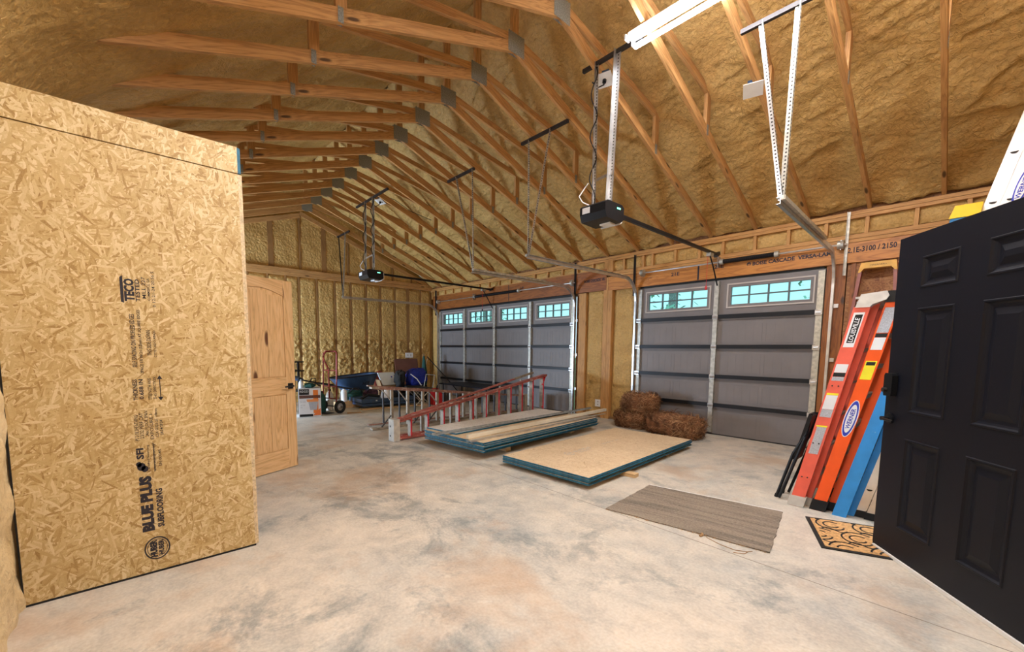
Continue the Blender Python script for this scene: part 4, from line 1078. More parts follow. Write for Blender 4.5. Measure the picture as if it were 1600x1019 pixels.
# orange ladder
OF = ((3.175, .0), (3.262, .0), (3.525, 1.72), (3.612, 1.72)); OR = ((3.262, .0), (3.325, .0), (3.645, 1.72), (3.70, 1.72))
def ex2(t):
    bl, br, tl, tr = OF; A = lambda f0, f1, i0=.12, i1=.88: along(bl, tl, br, tr, f0, f1, i0, i1)
    y = -2.685
    sticker(t, A(.865, .975), y, M['label_grey']); sticker(t, A(.845, .862), y, M['rubber']); sticker(t, A(.79, .844), y, M['label'])
    sticker(t, A(.655, .74), y, M['label_yellow']); sticker(t, A(.72, .735, .2, .8), y, M['rubber'], 'sticker', .002)
    c = A(.47, .47, .5, .5)[0]; d = V((tl[0]-bl[0], 0, tl[1]-bl[1])).normalized(); up = V((-d.z, 0, d.x))
    for (ra, rb, mt, dd_) in ((.155, .040, 'label', .001), (.148, .034, 'label_blue', .0018), (.118, .026, 'label', .0026)):
        b = MB(); C_ = V((c[0], y, c[1])); b.prism([C_+d*ra*math.cos(a*PI/14)+up*rb*math.sin(a*PI/14) for a in range(28)], (0, 1, 0), -dd_, -.0002); b.build('oval_badge', M[mt], t)
    text('WERNER', M['label_blue'], C_-d*.085-up*.014+V((0, -.0027, 0)), d, up, .17, .028, t, bold=.02)
leaning_ladder('stepladder', 'bright orange folded stepladder with an oval badge, between the coral and blue ladders', -2.685, -2.61, OF, OR, .52, M['orange_fg'], None, M['black'], M['black'], 6, ex2,
    cap_poly=[(3.52, 1.715), (3.535, 1.80), (3.70, 1.80), (3.72, 1.715)])
# blue ladder
BF = ((3.318, .0), (3.408, .0), (3.815, 2.26), (3.885, 2.26)); BR = ((3.405, .0), (3.445, .0), (3.895, 2.26), (3.94, 2.26))
leaning_ladder('stepladder', 'tall blue folded stepladder with yellow top cap, its middle hidden by the black door', -2.70, -2.61, BF, BR, .56, M['blue_fg'], None, M['yellow'], M['blue_fg'], 7, None, feet=False,
    cap_poly=[(3.805, 2.255), (3.83, 2.335), (3.955, 2.335), (3.945, 2.255)])
# aluminium extension ladder
t = thing('extension_ladder', 'silver aluminium extension ladder reaching above the black door', 'ladder', (3.5, -2.6, 0))
for (y, off, L_) in ((-2.60, 0, 3.3), (-2.62, .075, 3.0)):
    bx0, bz0 = 3.44+off, .03; dx = (4.10-3.455)/2.88
    for k, yy in enumerate((y, y+.40)):
        b = MB(); quad_rail(b, (bx0, bz0), (bx0+.07, bz0), (bx0+dx*L_, bz0+L_), (bx0+.07+dx*L_, bz0+L_), yy, .03); b.build('side_rail', M['aluminium'], t)
        b = MB(); b.prism([V((bx0-.008, yy-.004, .003)), V((bx0+.08, yy-.004, .003)), V((bx0+.082, yy-.004, .06)), V((bx0-.002, yy-.004, .06))], (0, 1, 0), 0, .038); b.build('foot', M['black'], t)
    for i in range(10):
        z = .25+i*.30; x = bx0+.035+dx*(z-bz0)
        b = MB(); b.tube([(x, y-.002, z), (x, y+.432, z)], .017, 10); b.build('rung', M['aluminium'], t)
        b = MB(); b.prism([V((x+.018*math.cos(a), y-.0005, z-.004+.014*math.sin(a))) for a in [PI+PI*k/8 for k in range(9)]], (0, 1, 0), -.003, -.0003); b.build('rung_end', M['rubber'], t)
C_ = V((4.078+.032, -2.6245, 2.41)); d = V((.218, 0, .976)); up = V((-d.z, 0, d.x))
for (ra, rb, mt, dd_) in ((.125, .027, 'label_blue', .001), (.095, .021, 'label', .002)):
    b = MB(); b.prism([C_+d*ra*math.cos(a*PI/14)+up*rb*math.sin(a*PI/14) for a in range(28)], (0, 1, 0), -dd_, -.0002); b.build('oval_badge', M[mt], t)
text('WERNER', M['label_blue'], C_-d*.078-up*.011+V((0, -.0022, 0)), d, up, .155, .022, t, bold=.02)
# brown stepladder against the front wall
t = thing('stepladder', 'brown folded stepladder with tan top cap, leaning on the front wall under the header', 'ladder', (3.17, -.3, 0), 0, 'leaning stepladders')
yb_, yt_ = -.55, -.12
LY = lambda z: yb_+(yt_-yb_)*z/2.4
for s in (-1, 1):
    b = MB(); b.beam((3.17+s*.31, LY(0.0), .004), (3.17+s*.155, LY(2.33), 2.33), .032, .085, (0, 1, 0)); b.build('front_rail', M['brown_fg'], t)
    b = MB(); b.beam((3.17+s*.30, LY(0.1)+.09, .004), (3.17+s*.165, LY(2.33)+.05, 2.30), .025, .03, (0, 1, 0)); b.build('rear_rail', M['brown_fg'], t)
for i in range(7):
    z = .28+i*.285; hw = .31-.155*z/2.33
    b = MB(); b.box((3.17-hw+.01, LY(z)-.05, z-.012), (3.17+hw-.01, LY(z)+.045, z+.014)); b.build('step', M['grey_cap'], t)
    b = MB(); b.beam((3.17-hw+.02, LY(z)-.04, z-.06), (3.17-hw+.08, LY(z)-.04, z-.01), .02, .006); b.beam((3.17+hw-.02, LY(z)-.04, z-.06), (3.17+hw-.08, LY(z)-.04, z-.01), .02, .006); b.build('step_brace', M['galv_dull'], t)
b = MB(); b.prism([V((3.17-.175, LY(2.36)-.06, 2.30)), V((3.17-.155, LY(2.36)-.06, 2.30)), V((3.17-.12, LY(2.36)-.06, 2.345)), V((3.17+.12, LY(2.36)-.06, 2.345)), V((3.17+.155, LY(2.36)-.06, 2.30)), V((3.17+.175, LY(2.36)-.06, 2.30)), V((3.17+.16, LY(2.36)-.06, 2.415)), V((3.17-.15, LY(2.36)-.06, 2.415))], (0, 1, 0), 0, .12); b.build('top_cap', M['tan_cap'], t)
text('<WERNER>', M['ink'], (3.10, LY(2.36)-.0605, 2.37), (1, 0, 0), (0, 0, 1), .15, .018, t)
# black folding chair at the foot of the ladders
t = thing('folding_chair', 'black folded metal chair leaning beside the coral ladder feet', 'chair', (3.0, -2.5, 0))
for (y, x0, x1) in ((-2.56, 2.895, 3.10), (-2.40, 2.90, 3.11)):
    b = MB(); b.tube([(x0, y, .012), (x0+.10, y, .42), (x1-.02, y, .62), (x1, y+.02, .80)], .013, 8); b.build('leg', M['black'], t)
    b = MB(); b.lathe([(.017, 0), (.017, .03), (.0, .03)], (x0-.003, y, .002), (.24, 0, .97), 8); b.build('foot', M['rubber'], t)
for (y, x0) in ((-2.60, 2.925), (-2.36, 2.94)):
    b = MB(); b.tube([(x0, y, .012), (x0+.12, y, .45), (x0+.16, y, .60)], .012, 8); b.build('leg', M['black'], t)
b = MB(); b.prism([V((3.00, -2.57, .38)), V((3.03, -2.57, .38)), V((3.115, -2.57, .78)), V((3.09, -2.57, .80))], (0, 1, 0), 0, .19); b.build('seat', M['black'], t, bevel=.006)
b = MB(); b.tube([(3.00, -2.57, .44), (3.00, -2.38, .44)], .010, 8); b.build('cross_bar', M['black'], t)

# ------------------------------------------------------------------ two big stepladders lying on their sides
def lying(name, label, P0, P1, z0, z1, nst, style):
    s = V((*P0, 0)); e = V((*P1, 0)); L_ = (e-s).length; d = (e-s)/L_; n = V((d.y, -d.x, 0))  # n faces +x (camera side)
    if n.x < 0: n = -n
    t = thing(name, label, 'ladder', s, 0, 'ladders lying on their sides')
    pt = lambda a, q, z: s+d*a+n*q+V((0, 0, z))
    top = lambda a: z0+(z1-z0)*a/L_
    return t, pt, top, L_, d, n
t, pt, top, L_, d, n = lying('stepladder', 'worn red stepladder lying with its grey top cap toward the room and wide end raised', (-1.415, -4.2), (-1.5, -.8), .315, .86, 11, 0)
b = MB(); b.prism([pt(-.01, -.075, .004), pt(-.01, .075, .004), pt(-.01, .075, .325), pt(-.01, -.075, .325)], d, 0, .10); b.build('top_cap', M['worn_cap'], t, bevel=.012)
b = MB()
for z in (.08, .22): b.lathe([(.014, 0), (.014, .002), (0, .002)], pt(-.0115, -.02, z), -d, 10)
b.build('cap_hole', M['black'], t)
for k, m_ in enumerate(('worn_red', 'worn_red')):
    b = MB(); zz0, zz1 = ((.022, .022), (top(0)-.02, top(L_)-.02))[k]
    a, e = pt(.08, 0, zz0), pt(L_, 0, zz1)
    b.beam(a, e, .10, .012); b.beam(a+n*.047+V((0, 0, .012 if k == 0 else -.012)), e+n*.047+V((0, 0, .012 if k == 0 else -.012)), .006, .03); b.beam(a-n*.047+V((0, 0, .012 if k == 0 else -.012)), e-n*.047+V((0, 0, .012 if k == 0 else -.012)), .006, .03)
    b.build('front_rail', M[m_], t)
    a, e = pt(.12, -.12, zz0+.02 if k == 0 else zz0-.01), pt(L_-.10, -.30, zz1+.02 if k == 0 else zz1+.01)
    b = MB(); b.beam(a, e, .055, .022); b.build('rear_rail', M['worn_red'], t)
    b = MB(); b.beam(a+(e-a)*.84, a+(e-a)*1.02, .062, .03); b.build('rail_end', M['worn_step'], t)
for k in range(1, 12):
    a = .3*k; a = a if a < L_-.05 else L_-.06; zt = top(a)-.03
    b = MB(); b.hexa([pt(a+(.010 if q & 4 else -.010), (.036 if q & 2 else -.045), (zt if q & 1 else .03)) for q in range(8)]); b.hexa([pt(a+(.035 if q & 4 else -.010), (-.040 if q & 2 else -.045), (zt if q & 1 else .03)) for q in range(8)]); b.build('step', M['worn_step'], t)
    b = MB(); b.hexa([pt(a+(.012 if q & 4 else -.012), (.050 if q & 2 else .0365), (zt if q & 1 else .03)) for q in range(8)]); b.build('step_lip', M['red_rust'], t)
    if k % 2 == 0:
        a2 = a; q0 = -.12-.18*a/L_
        b = MB(); b.hexa([pt(a+(.010 if q & 4 else -.010), q0+(.02 if q & 2 else -.02), (zt-.02 if q & 1 else .05)) for q in range(8)]); b.build('rear_bar', M['worn_step'], t)
b = MB(); b.beam(pt(L_-.02, .03, top(L_)-.03), pt(L_-.12, .03, top(L_)-.22), .03, .012); b.beam(pt(L_-.02, .03, .05), pt(L_-.12, .03, .22), .03, .012); b.build('corner_brace', M['red_rust'], t)
# second, wide end toward the room
t, pt, top, L_, d, n = lying('stepladder', 'brown braced stepladder lying behind the worn red one with its wide end toward the boxes', (-2.34, -3.99), (-2.28, -.62), .715, .36, 11, 1)
for k in range(2):
    zz0, zz1 = ((.022, .022), (top(0)-.018, top(L_)-.018))[k]
    a, e = pt(-.04, 0, zz0), pt(L_, 0, zz1)
    b = MB(); b.beam(a, e, .085, .014); b.beam(a+n*.04, e+n*.04, .006, .034); b.build('front_rail', M['worn_brown'] if k else M['worn_step'], t)
    a, e = pt(.0, -.34, zz0+.01), pt(L_-.05, -.10, zz1)
    b = MB(); b.beam(a, e, .05, .02); b.build('rear_rail', M['worn_brown'], t)
    b = MB(); b.beam(pt(-.09, 0, zz0+(.0 if k == 0 else .005)), pt(.02, 0, zz0), .10, .03); b.build('foot', M['worn_step'], t)
for k in range(1, 12):
    a = .3*k-.02; zt = top(a)-.025
    b = MB(); b.hexa([pt(a+(.012 if q & 4 else -.012), (.034 if q & 2 else -.034), (zt if q & 1 else .03)) for q in range(8)]); b.hexa([pt(a+(.012 if q & 4 else -.03), (.038 if q & 2 else .034), (zt if q & 1 else .03)) for q in range(8)]); b.build('step', M['worn_step'], t)
    if k < 5:
        b = MB(); b.beam(pt(a-.19, .0, top(a-.19)-.03), pt(a-.01, .0, zt-.20), .03, .01); b.build('step_brace', M['worn_step'], t)
        b = MB(); b.beam(pt(a-.19, .0, .035), pt(a-.01, .0, .22), .03, .01); b.build('step_brace', M['steel_dark'], t)
    q0 = -.34+.24*a/L_
    b = MB(); b.hexa([pt(a+(.010 if q & 4 else -.010), q0+(.016 if q & 2 else -.016), (zt-.01 if q & 1 else .035)) for q in range(8)]); b.build('rear_bar', M['steel_dark'], t)
b = MB(); b.hexa([pt(L_+(.08 if q & 4 else 0), (.06 if q & 2 else -.12), (.37 if q & 1 else .004)) for q in range(8)]); b.build('top_cap', M['worn_cap'], t)

# ------------------------------------------------------------------ straw bales
M['straw'] = plain('pine straw', (.20, .085, .035), .9, 0, .5, 12)
M['straw2'] = plain('pale pine straw', (.38, .21, .10), .9, 0, .4, 12)
def bale(cx, cy, cz, hx, hy, hz, ang, label, seed):
    rnd = random.Random(seed)
    t = thing('pine_straw_bale', label, 'straw bale', (cx, cy, cz-hz), 0, 'pine straw bales')
    R = Matrix.Rotation(ang, 3, 'Z')
    def surf(th, ph, g=1.0):
        c = lambda v, p: math.copysign(abs(v)**p, v)
        q = V((hx*c(math.cos(th), .55)*c(math.cos(ph), .45), hy*c(math.sin(th), .55)*c(math.cos(ph), .45), hz*c(math.sin(ph), .6)))
        q *= g*(1+.10*nz(q.x*7+seed, q.y*7, q.z*7)+.05*nz(q.x*20, q.y*20, q.z*20))
        q = R @ q
        return V((cx, cy, max(.002, cz+q.z)))+V((q.x, q.y, 0))
    b = MB(); b.grid(lambda u, v: surf(2*PI*u, -PI/2+PI*v, .93), 64, 30); b.build('packed_straw', M['straw'], t)
    for mname, cnt in (('straw', 1500), ('straw2', 900)):
        b = MB()
        for i in range(cnt):
            th = rnd.uniform(0, 2*PI); ph = math.asin(rnd.uniform(-.9, 1)); p = surf(th, ph, .95)
            nrm = (p-V((cx, cy, cz))).normalized(); tt = V((rnd.uniform(-1, 1), rnd.uniform(-1, 1), rnd.uniform(-.7, .7))); tt = (tt-nrm*tt.dot(nrm)).normalized()
            ln = rnd.uniform(.05, .15); k = rnd.uniform(.0, .6); q1 = p+tt*ln*.5+nrm*(.008+.35*ln*k); q2 = p+tt*ln+nrm*(.3*ln*k-.01)+V((0, 0, -.02))
            q1.z = max(.003, q1.z); q2.z = max(.003, q2.z); w = nrm.cross(tt)*rnd.uniform(.002, .0045)
            b.face([p-w, p+w, q1+w, q1-w]); b.face([q1-w, q1+w, q2+w*.5, q2-w*.5])
        o = b.build('loose_straw', M[mname], t); o['kind'] = 'stuff'
bale(.21, -.40, .14, .31, .24, .15, .05, 'pine straw bale on the floor, mostly under the raised one', 1)
bale(1.0, -.57, .165, .47, .26, .17, -.22, 'long pine straw bale on the floor nearest the ladders', 2)
bale(.32, -.40, .435, .30, .24, .15, .2, 'rounded pine straw bale resting on top of the others', 3)

# ------------------------------------------------------------------ wall outlets
def wall_outlet(p, ax, label, w=.075, h=.115):
    t = thing('wall_outlet', label, 'outlet', p)
    b = MB(); x, y, z = p
    if ax == 'y': b.box((x-w/2, y-.012, z-h/2), (x+w/2, y, z+h/2)); c = MB(); [c.box((x-.016, y-.014, z+q-.014), (x+.016, y-.012, z+q+.014)) for q in (-.028, .028)]
    else: b.box((x, y-w/2, z-h/2), (x+.012, y+w/2, z+h/2)); c = MB(); [c.box((x+.012, y+q-.016, z-.03), (x+.014, y+q+.016, z+.03)) for q in (-.05, .05)]
    b.build('cover_plate', M['white'], t, bevel=.002); c.build('receptacle', M['door_trim'], t)
wall_outlet((-.775, -.035, .285), 'y', 'white outlet plate in the foam beside the middle post', .13, .14)
wall_outlet((XL+.06, -.84, 1.135), 'x', 'white outlet plate on the far gable wall over the brown board', .24, .14)

# ------------------------------------------------------------------ clutter at the far end
# boxed shop vacuum
bx = V((-4.385, -4.386, 0)); ba = math.atan2(.376, .108)   # face direction
t = thing('cardboard_box', 'white and orange boxed shop vacuum beside the hand truck', 'box', bx)
fd = V((.276, .961, 0)).normalized(); bn = V((.961, -.276, 0)).normalized()
def BP(s, q, z): return bx+fd*s+bn*q+V((0, 0, z))
def bbox(m_, s0, s1, q0, q1, z0, z1): m_.hexa([BP(s1 if k & 1 else s0, q1 if k & 2 else q0, z1 if k & 4 else z0) for k in range(8)])
b = MB(); bbox(b, -.20, .20, -.42, 0, .003, .55); b.build('carton', M['label'], t)
def pbox(nm, s0, s1, z0, z1, mt, q=.002):
    b = MB(); bbox(b, s0, s1, .0003, q, z0, z1); b.build(nm, mt, t)
pbox('print_panel', -.19, -.01, .43, .54, M['rubber']); text('RIDGID', M['label'], BP(-.175, .0022, .475), fd, (0, 0, 1), .15, .04, t)
pbox('print_panel', -.19, .19, .36, .42, plain('brown print', (.12, .05, .04), .5)); pbox('print_panel', -.19, .05, .004, .05, M['rubber'])
pbox('print_panel', .06, .15, .06, .52, plain('orange print', (.75, .20, .03), .5)); text('16 GAL', M['label_grey'], BP(-.17, .001, .28), fd, (0, 0, 1), .1, .03, t)
text('WET/DRY\nVAC', M['label_grey'], BP(-.17, .001, .17), fd, (0, 0, 1), .09, .07, t)
b = MB(); b.prism([BP(s, .002, z) for s, z in ((-.03, .30), (.15, .30), (.12, .13), (0, .13))], bn, .0004, .002); b.build('vacuum_picture', M['label_grey'], t)
b = MB(); b.prism([BP(s, .004, z) for s, z in ((-.06, .34), (.16, .34), (.15, .29), (-.05, .29))], bn, .0004, .002); b.build('vacuum_picture', plain('orange print light', (.8, .30, .10), .5), t)
b = MB(); b.prism([BP(s, .002, z) for s, z in ((.05, .02), (.19, .02), (.19, .16), (.12, .1))], bn, .0004, .002); b.build('vacuum_picture', plain('orange print deep', (.7, .16, .03), .5), t)
b = MB(); bbox(b, -.2, .2, -.23, -.19, .5502, .553); b.build('tape', M['card'], t)
# things on the box
t = thing('spray_bottle', 'clear spray bottle standing on the vacuum box', 'bottle', BP(-.15, -.12, .555))
o_ = BP(-.15, -.12, .556); b = MB(); b.lathe([(0, 0), (.038, 0), (.042, .05), (.036, .11), (.014, .15), (.013, .17), (0, .17)], o_, n=14); b.build('bottle', M['paper_blue'], t, smooth=True)
b = MB(); b.box((o_.x-.012, o_.y-.045, o_.z+.17), (o_.x+.012, o_.y+.02, o_.z+.20)); b.box((o_.x-.005, o_.y-.04, o_.z+.13), (o_.x+.005, o_.y-.028, o_.z+.17)); b.build('trigger', M['rubber'], t)
t = thing('glove_pile', 'dark work gloves heaped on the vacuum box', 'gloves', BP(.0, -.15, .555))
b = MB(); o_ = BP(.0, -.16, .60)
b.grid(lambda u, v: (lambda th, ph: o_+V((.12*math.cos(th)*math.cos(ph), .10*math.sin(th)*math.cos(ph), .05*math.sin(ph)))*(1+.35*nz(th*1.3, ph*2, 4)))(2*PI*u, -PI/2+PI*v), 24, 14); b.build('cloth', M['green_cloth'], t, smooth=True)
for k in range(4):
    b = MB(); b.tube([o_+V((0, .08, .02)), o_+V((.02*k-.02, .15, .02)), o_+V((.03*k-.02, .2, -.02))], .013, 6); b.build('finger', M['rubber'], t)
t = thing('string_trimmer', 'black handled trimmer laid across the boxes toward the hand truck', 'tool', (-4.8, -4.3, .6))
b = MB(); b.tube([(-4.75, -4.55, .74), (-4.8, -4.2, .64), (-4.85, -3.75, .56)], .014, 8); b.build('shaft', M['black'], t)
b = MB(); b.tube([(-4.75, -4.62, .77), (-4.75, -4.50, .73), (-4.76, -4.40, .70)], [.03, .05, .03], 10); b.build('motor_head', M['navy_tub'], t)
b = MB(); b.tube([(-4.79, -4.25, .65), (-4.74, -4.22, .72), (-4.74, -4.15, .72), (-4.8, -4.13, .63)], .010, 6); b.build('loop_handle', M['black'], t)
# black stand behind the box
t = thing('plastic_shelf', 'black two-tier plastic shelf half hidden by the pine door', 'shelf', (-4.95, -4.55, 0))
for y in (-4.80, -4.42):
    b = MB(); b.box((-5.25, y-.02, .003), (-5.21, y+.02, 1.05)); b.box((-4.95, y-.02, .003), (-4.91, y+.02, 1.05)); b.build('post', M['black'], t)
for z in (.45, .86, 1.04):
    b = MB(); b.box((-5.28, -4.95, z), (-4.88, -4.32, z+.025)); b.build('shelf_board', M['black'], t)
# hand truck
t = thing('hand_truck', 'tall red two-wheeled hand truck standing by the vacuum box', 'hand truck', (-4.5, -3.9, 0))
HT = lambda s, q, z: V((-4.66, -3.94, 0))+V((.92, .38, 0))*(s*1.45)+V((.38, -.92, 0))*q+V((0, 0, z))
for s in (-.10, .16):
    b = MB(); b.tube([HT(s, 0, .06), HT(s, -.02, .5), HT(s, -.05, 1.22), HT(s, -.055, 1.24)], .014, 8); b.build('upright', M['hand_red'], t)
b = MB(); b.tube([HT(.16, -.052, 1.22), HT(.14, -.055, 1.27), HT(-.06, -.055, 1.27), HT(-.10, -.055, 1.22)], .014, 8); b.tube([HT(.03, -.055, 1.27), HT(.03, .06, 1.26), HT(.03, .13, 1.16), HT(.03, .07, 1.02), HT(.03, .0, .92), HT(.03, 0, .3)], .014, 8); b.build('loop_handle', M['hand_red'], t)
for z in (.30, .55, .88): b = MB(); b.tube([HT(-.10, -.02-.02*z, z), HT(.16, -.02-.02*z, z)], .011, 8); b.build('cross_bar', M['hand_red'], t)
b = MB(); b.hexa([HT(.12 if q & 1 else -.09, .2 if q & 2 else 0.0, .018 if q & 4 else .010) for q in range(8)]); b.build('toe_plate', M['steel_dark'], t)
b = MB(); b.tube([HT(-.20, -.06, .135), HT(.24, -.06, .135)], .011, 8); b.build('axle', M['steel_dark'], t)
for s in (-.17, .19):
    ax = V((.92, .38, 0))
    c = HT(s, -.06, .135)
    w = MB(); w.lathe([(.075, -.01), (.10, -.035), (.125, -.035), (.133, -.02), (.133, .02), (.125, .035), (.10, .035), (.075, .01)], c, ax, 24); wo = w.build('wheel', M['rubber'], t, smooth=True)
    w = MB(); w.lathe([(0, -.03), (.03, -.03), (.03, -.012), (.076, -.008), (.076, .008), (.03, .012), (.03, .03), (0, .03)], c, ax, 18); w.build('hub', M['galv'], wo)
# wheelbarrow
t = thing('wheelbarrow', 'dark blue wheelbarrow tub with black lettering against the far wall', 'wheelbarrow', (-5.8, -2.9, 0))
def tubp(u, v):
    """v 0 rim .. 1 bottom ring"""
    a = 2*PI*u; c = math.copysign(abs(math.cos(a))**.5, math.cos(a)); s_ = math.copysign(abs(math.sin(a))**.5, math.sin(a))
    y = -2.88+(.56*(1-v)+.36*v)*s_+.06*v; x = -5.83+(.33*(1-v)+.20*v)*c; z = (.62+.10*(s_*.5+.5))*(1-v)+.33*v
    return V((x, y, z))
b = MB(); b.grid(tubp, 48, 8); b.grid(lambda u, v: tubp(u, 1)*(1)+((V((-5.83, -2.82, .33))-tubp(u, 1))*v), 48, 3)
b.grid(lambda u, v: V((-5.83, -2.87, 0)).lerp(tubp(u, v), .985)+V((0, 0, .004)), 48, 8, flip=True) if False else None
b.build('tub', M['navy_tub'], t, smooth=True)
b = MB(); b.tube([tubp(k/40, 0) for k in range(40)], .012, 8, closed=True); b.build('rim', M['black'], t)
text('ACE', M['ink'], V((-5.568, -2.80, .44)), (0, 1, .08), (.32, 0, 1), .20, .085, t, bold=.03)
for s in (-1, 1):
    b = MB(); b.tube([(-5.83+s*.22, -2.45, .28), (-5.83+s*.27, -3.2, .40), (-5.83+s*.3, -3.95, .58)], .019, 8); b.build('handle', M['steel_dark'], t)
    b = MB(); b.tube([(-5.83+s*.24, -3.1, .36), (-5.83+s*.26, -3.15, .02), (-5.83+s*.26, -2.85, .02), (-5.83+s*.24, -2.75, .32)], .012, 6); b.build('leg', M['steel_dark'], t)
w = MB(); w.lathe([(.09, -.02), (.14, -.04), (.185, -.04), (.195, 0), (.185, .04), (.14, .04), (.09, .02)], (-5.83, -2.22, .197), (1, 0, 0), 22); w.build('wheel', M['rubber'], t, smooth=True)
b = MB(); b.tube([(-5.96, -2.22, .197), (-5.70, -2.22, .197)], .012, 8); b.tube([(-5.70, -2.22, .197), (-5.75, -2.48, .28)], .014, 6); b.tube([(-5.96, -2.22, .197), (-5.91, -2.48, .28)], .014, 6); b.build('axle', M['steel_dark'], t)
# lumber pile and planks on the floor
for i, (x, w_, z) in enumerate(((-5.14, .14, .003), (-5.30, .14, .003), (-5.22, .16, .073))):
    b = MB(); b.box((x-w_/2, -3.60, z), (x+w_/2, -2.40, z+.066)); tag(b.build('timber', M['lightwood']), ['short orange-tan timber on the floor nearest the hand truck', 'short tan timber lying behind its twin by the hand truck', 'short tan timber resting on top of two others by the hand truck'][i], 'timber', 'short timbers by the hand truck')
b = MB(); b.beam((-4.62, -3.25, .012), (-4.45, -1.72, .012), .20, .018); tag(b.build('floor_plank', M['lightwood']), 'thin pale plank flat on the floor before the dark tray', 'plank')
b = MB(); b.beam((-4.30, -3.68, .010), (-4.22, -3.42, .010), .10, .014); tag(b.build('floor_plank', M['card']), 'small cardboard scrap on the floor beside the hand truck wheel', 'scrap')
# white bucket, green bottle, tool bag
def jar(name, label, x, y, z, r, h, mt, capm, cat):
    t = thing(name, label, cat, (x, y, z)); b = MB(); b.lathe([(0, .002), (r, .002), (r*1.05, h*.7), (r*.8, h*.85), (r*.4, h*.92), (r*.4, h*.95), (0, h*.95)], (x, y, z), n=16); b.build('body', mt, t, smooth=True)
    b = MB(); b.lathe([(0, h*.951), (r*.45, h*.951), (r*.45, h*1.03), (0, h*1.03)], (x, y, z), n=12); b.build('lid', capm, t)
jar('plastic_jug', 'white plastic jug on the timbers behind the hand truck', -5.16, -3.40, .14, .065, .30, M['white'], M['rubber'], 'jug')
jar('plastic_jug', 'tan jug behind the uprights of the hand truck', -5.0, -3.78, .0, .075, .44, M['worn_cap'], M['rubber'], 'jug')
jar('bottle', 'dark green bottle between vacuum box and hand truck', -4.72, -4.05, .0, .08, .44, M['green_cloth'], M['rubber'], 'bottle')
def blob(name, label, cat, c, r, mt, seed, parts=None):
    t = thing(name, label, cat, (c[0], c[1], max(0, c[2]-r[2])))
    b = MB(); C0 = V(c)
    b.grid(lambda u, v: (lambda th, ph: (lambda q: V((q.x, q.y, max(.003, q.z))))(C0+V((r[0]*math.copysign(abs(math.cos(th))**.7, math.cos(th))*abs(math.cos(ph))**.6, r[1]*math.copysign(abs(math.sin(th))**.7, math.sin(th))*abs(math.cos(ph))**.6, r[2]*math.copysign(abs(math.sin(ph))**.7, math.sin(ph))))*1.0+V((.05, .05, .04))*nz(math.cos(th)*1.6+seed, math.sin(th)*1.6, ph*1.5)))(2*PI*u, -PI/2+PI*v), 32, 18)
    b.build('fabric_body', mt, t, smooth=True)
    if parts: parts(t)
    return t
def bagp(t):
    o = V(t.location); b = MB(); b.tube([o+V((.1, -.15, .16)), o+V((.12, -.05, .27)), o+V((.12, .08, .27)), o+V((.1, .18, .16))], .012, 6); b.build('carry_strap', M['rubber'], t)
blob('tool_bag', 'teal and grey tool bag on the timbers under the wheelbarrow', 'bag', (-5.36, -3.10, .25), (.11, .22, .10), M['green_cloth'], 2, bagp)
blob('tool_bag', 'dark purple bag slumped under the wheelbarrow tub', 'bag', (-5.36, -2.66, .25), (.11, .18, .10), plain('dark purple cloth', (.07, .03, .06), .8, 0, .4, 20), 5, bagp)
# dark tray (mower deck shape)
t = thing('utility_sled', 'low dark blue plastic sled in front of the far wall clutter', 'sled', (-4.8, -2.55, 0))
def sl(u, v, zoff=0): 
    y = -3.22+1.22*u; x = -5.22+.66*v
    e = min(1, min(u, 1-u)*7)*min(1, min(v, 1-v)*5)
    return V((x+.0*u+(.12*(u-.3)), y, .215-.13*e+zoff))
b = MB(); b.grid(lambda u, v: sl(u, v), 24, 14, flip=True)
b.prism([sl(0, 0)+V((0, 0, -.005)), sl(1, 0)+V((0, 0, -.005)), sl(1, 1)+V((0, 0, -.005)), sl(0, 1)+V((0, 0, -.005))], (0, 0, 1), -.14, -.09)
for a, c in (((0, 0), (1, 0)), ((1, 0), (1, 1)), ((1, 1), (0, 1)), ((0, 1), (0, 0))): b.beam(sl(*a)+V((0, 0, -.035)), sl(*c)+V((0, 0, -.035)), .035, .085)
b.build('tray', M['navy_tub'], t)
for u in (.25, .5, .8): b = MB(); p = sl(u, 1)+V((.019, 0, -.03)); b.box((p.x-.001, p.y-.02, p.z-.012), (p.x+.003, p.y+.02, p.z+.012)); b.build('reflector', M['label'], t)
b = MB(); b.tube([(-4.95, -3.1, .19), (-4.9, -2.95, .28), (-4.85, -2.7, .24)], .03, 8); b.build('tow_hose', M['rubber'], t)
# white and black helmet-like blower in the sled
t = thing('leaf_blower', 'white and black blower sitting in the dark sled', 'tool', (-4.85, -2.42, .1))
b = MB(); b.lathe([(0, 0), (.11, 0), (.13, .09), (.11, .2), (.05, .27), (0, .28)], (-4.88, -2.52, .12), (0, .1, 1), n=18); b.build('housing', M['white'], t, smooth=True)
b = MB(); b.lathe([(0, -.06), (.10, -.06), (.11, 0), (.10, .05), (0, .06)], (-4.78, -2.36, .22), (1, -.2, 0), n=18); b.build('fan_cover', M['black'], t, smooth=True)
b = MB(); b.tube([(-4.85, -2.3, .2), (-4.88, -2.0, .22), (-4.95, -1.85, .2)], [.05, .045, .03], 10); b.build('nozzle', M['black'], t)
b = MB(); b.tube([(-4.85, -2.55, .36), (-4.82, -2.45, .43), (-4.8, -2.35, .33)], .014, 6); b.build('handle', M['black'], t)
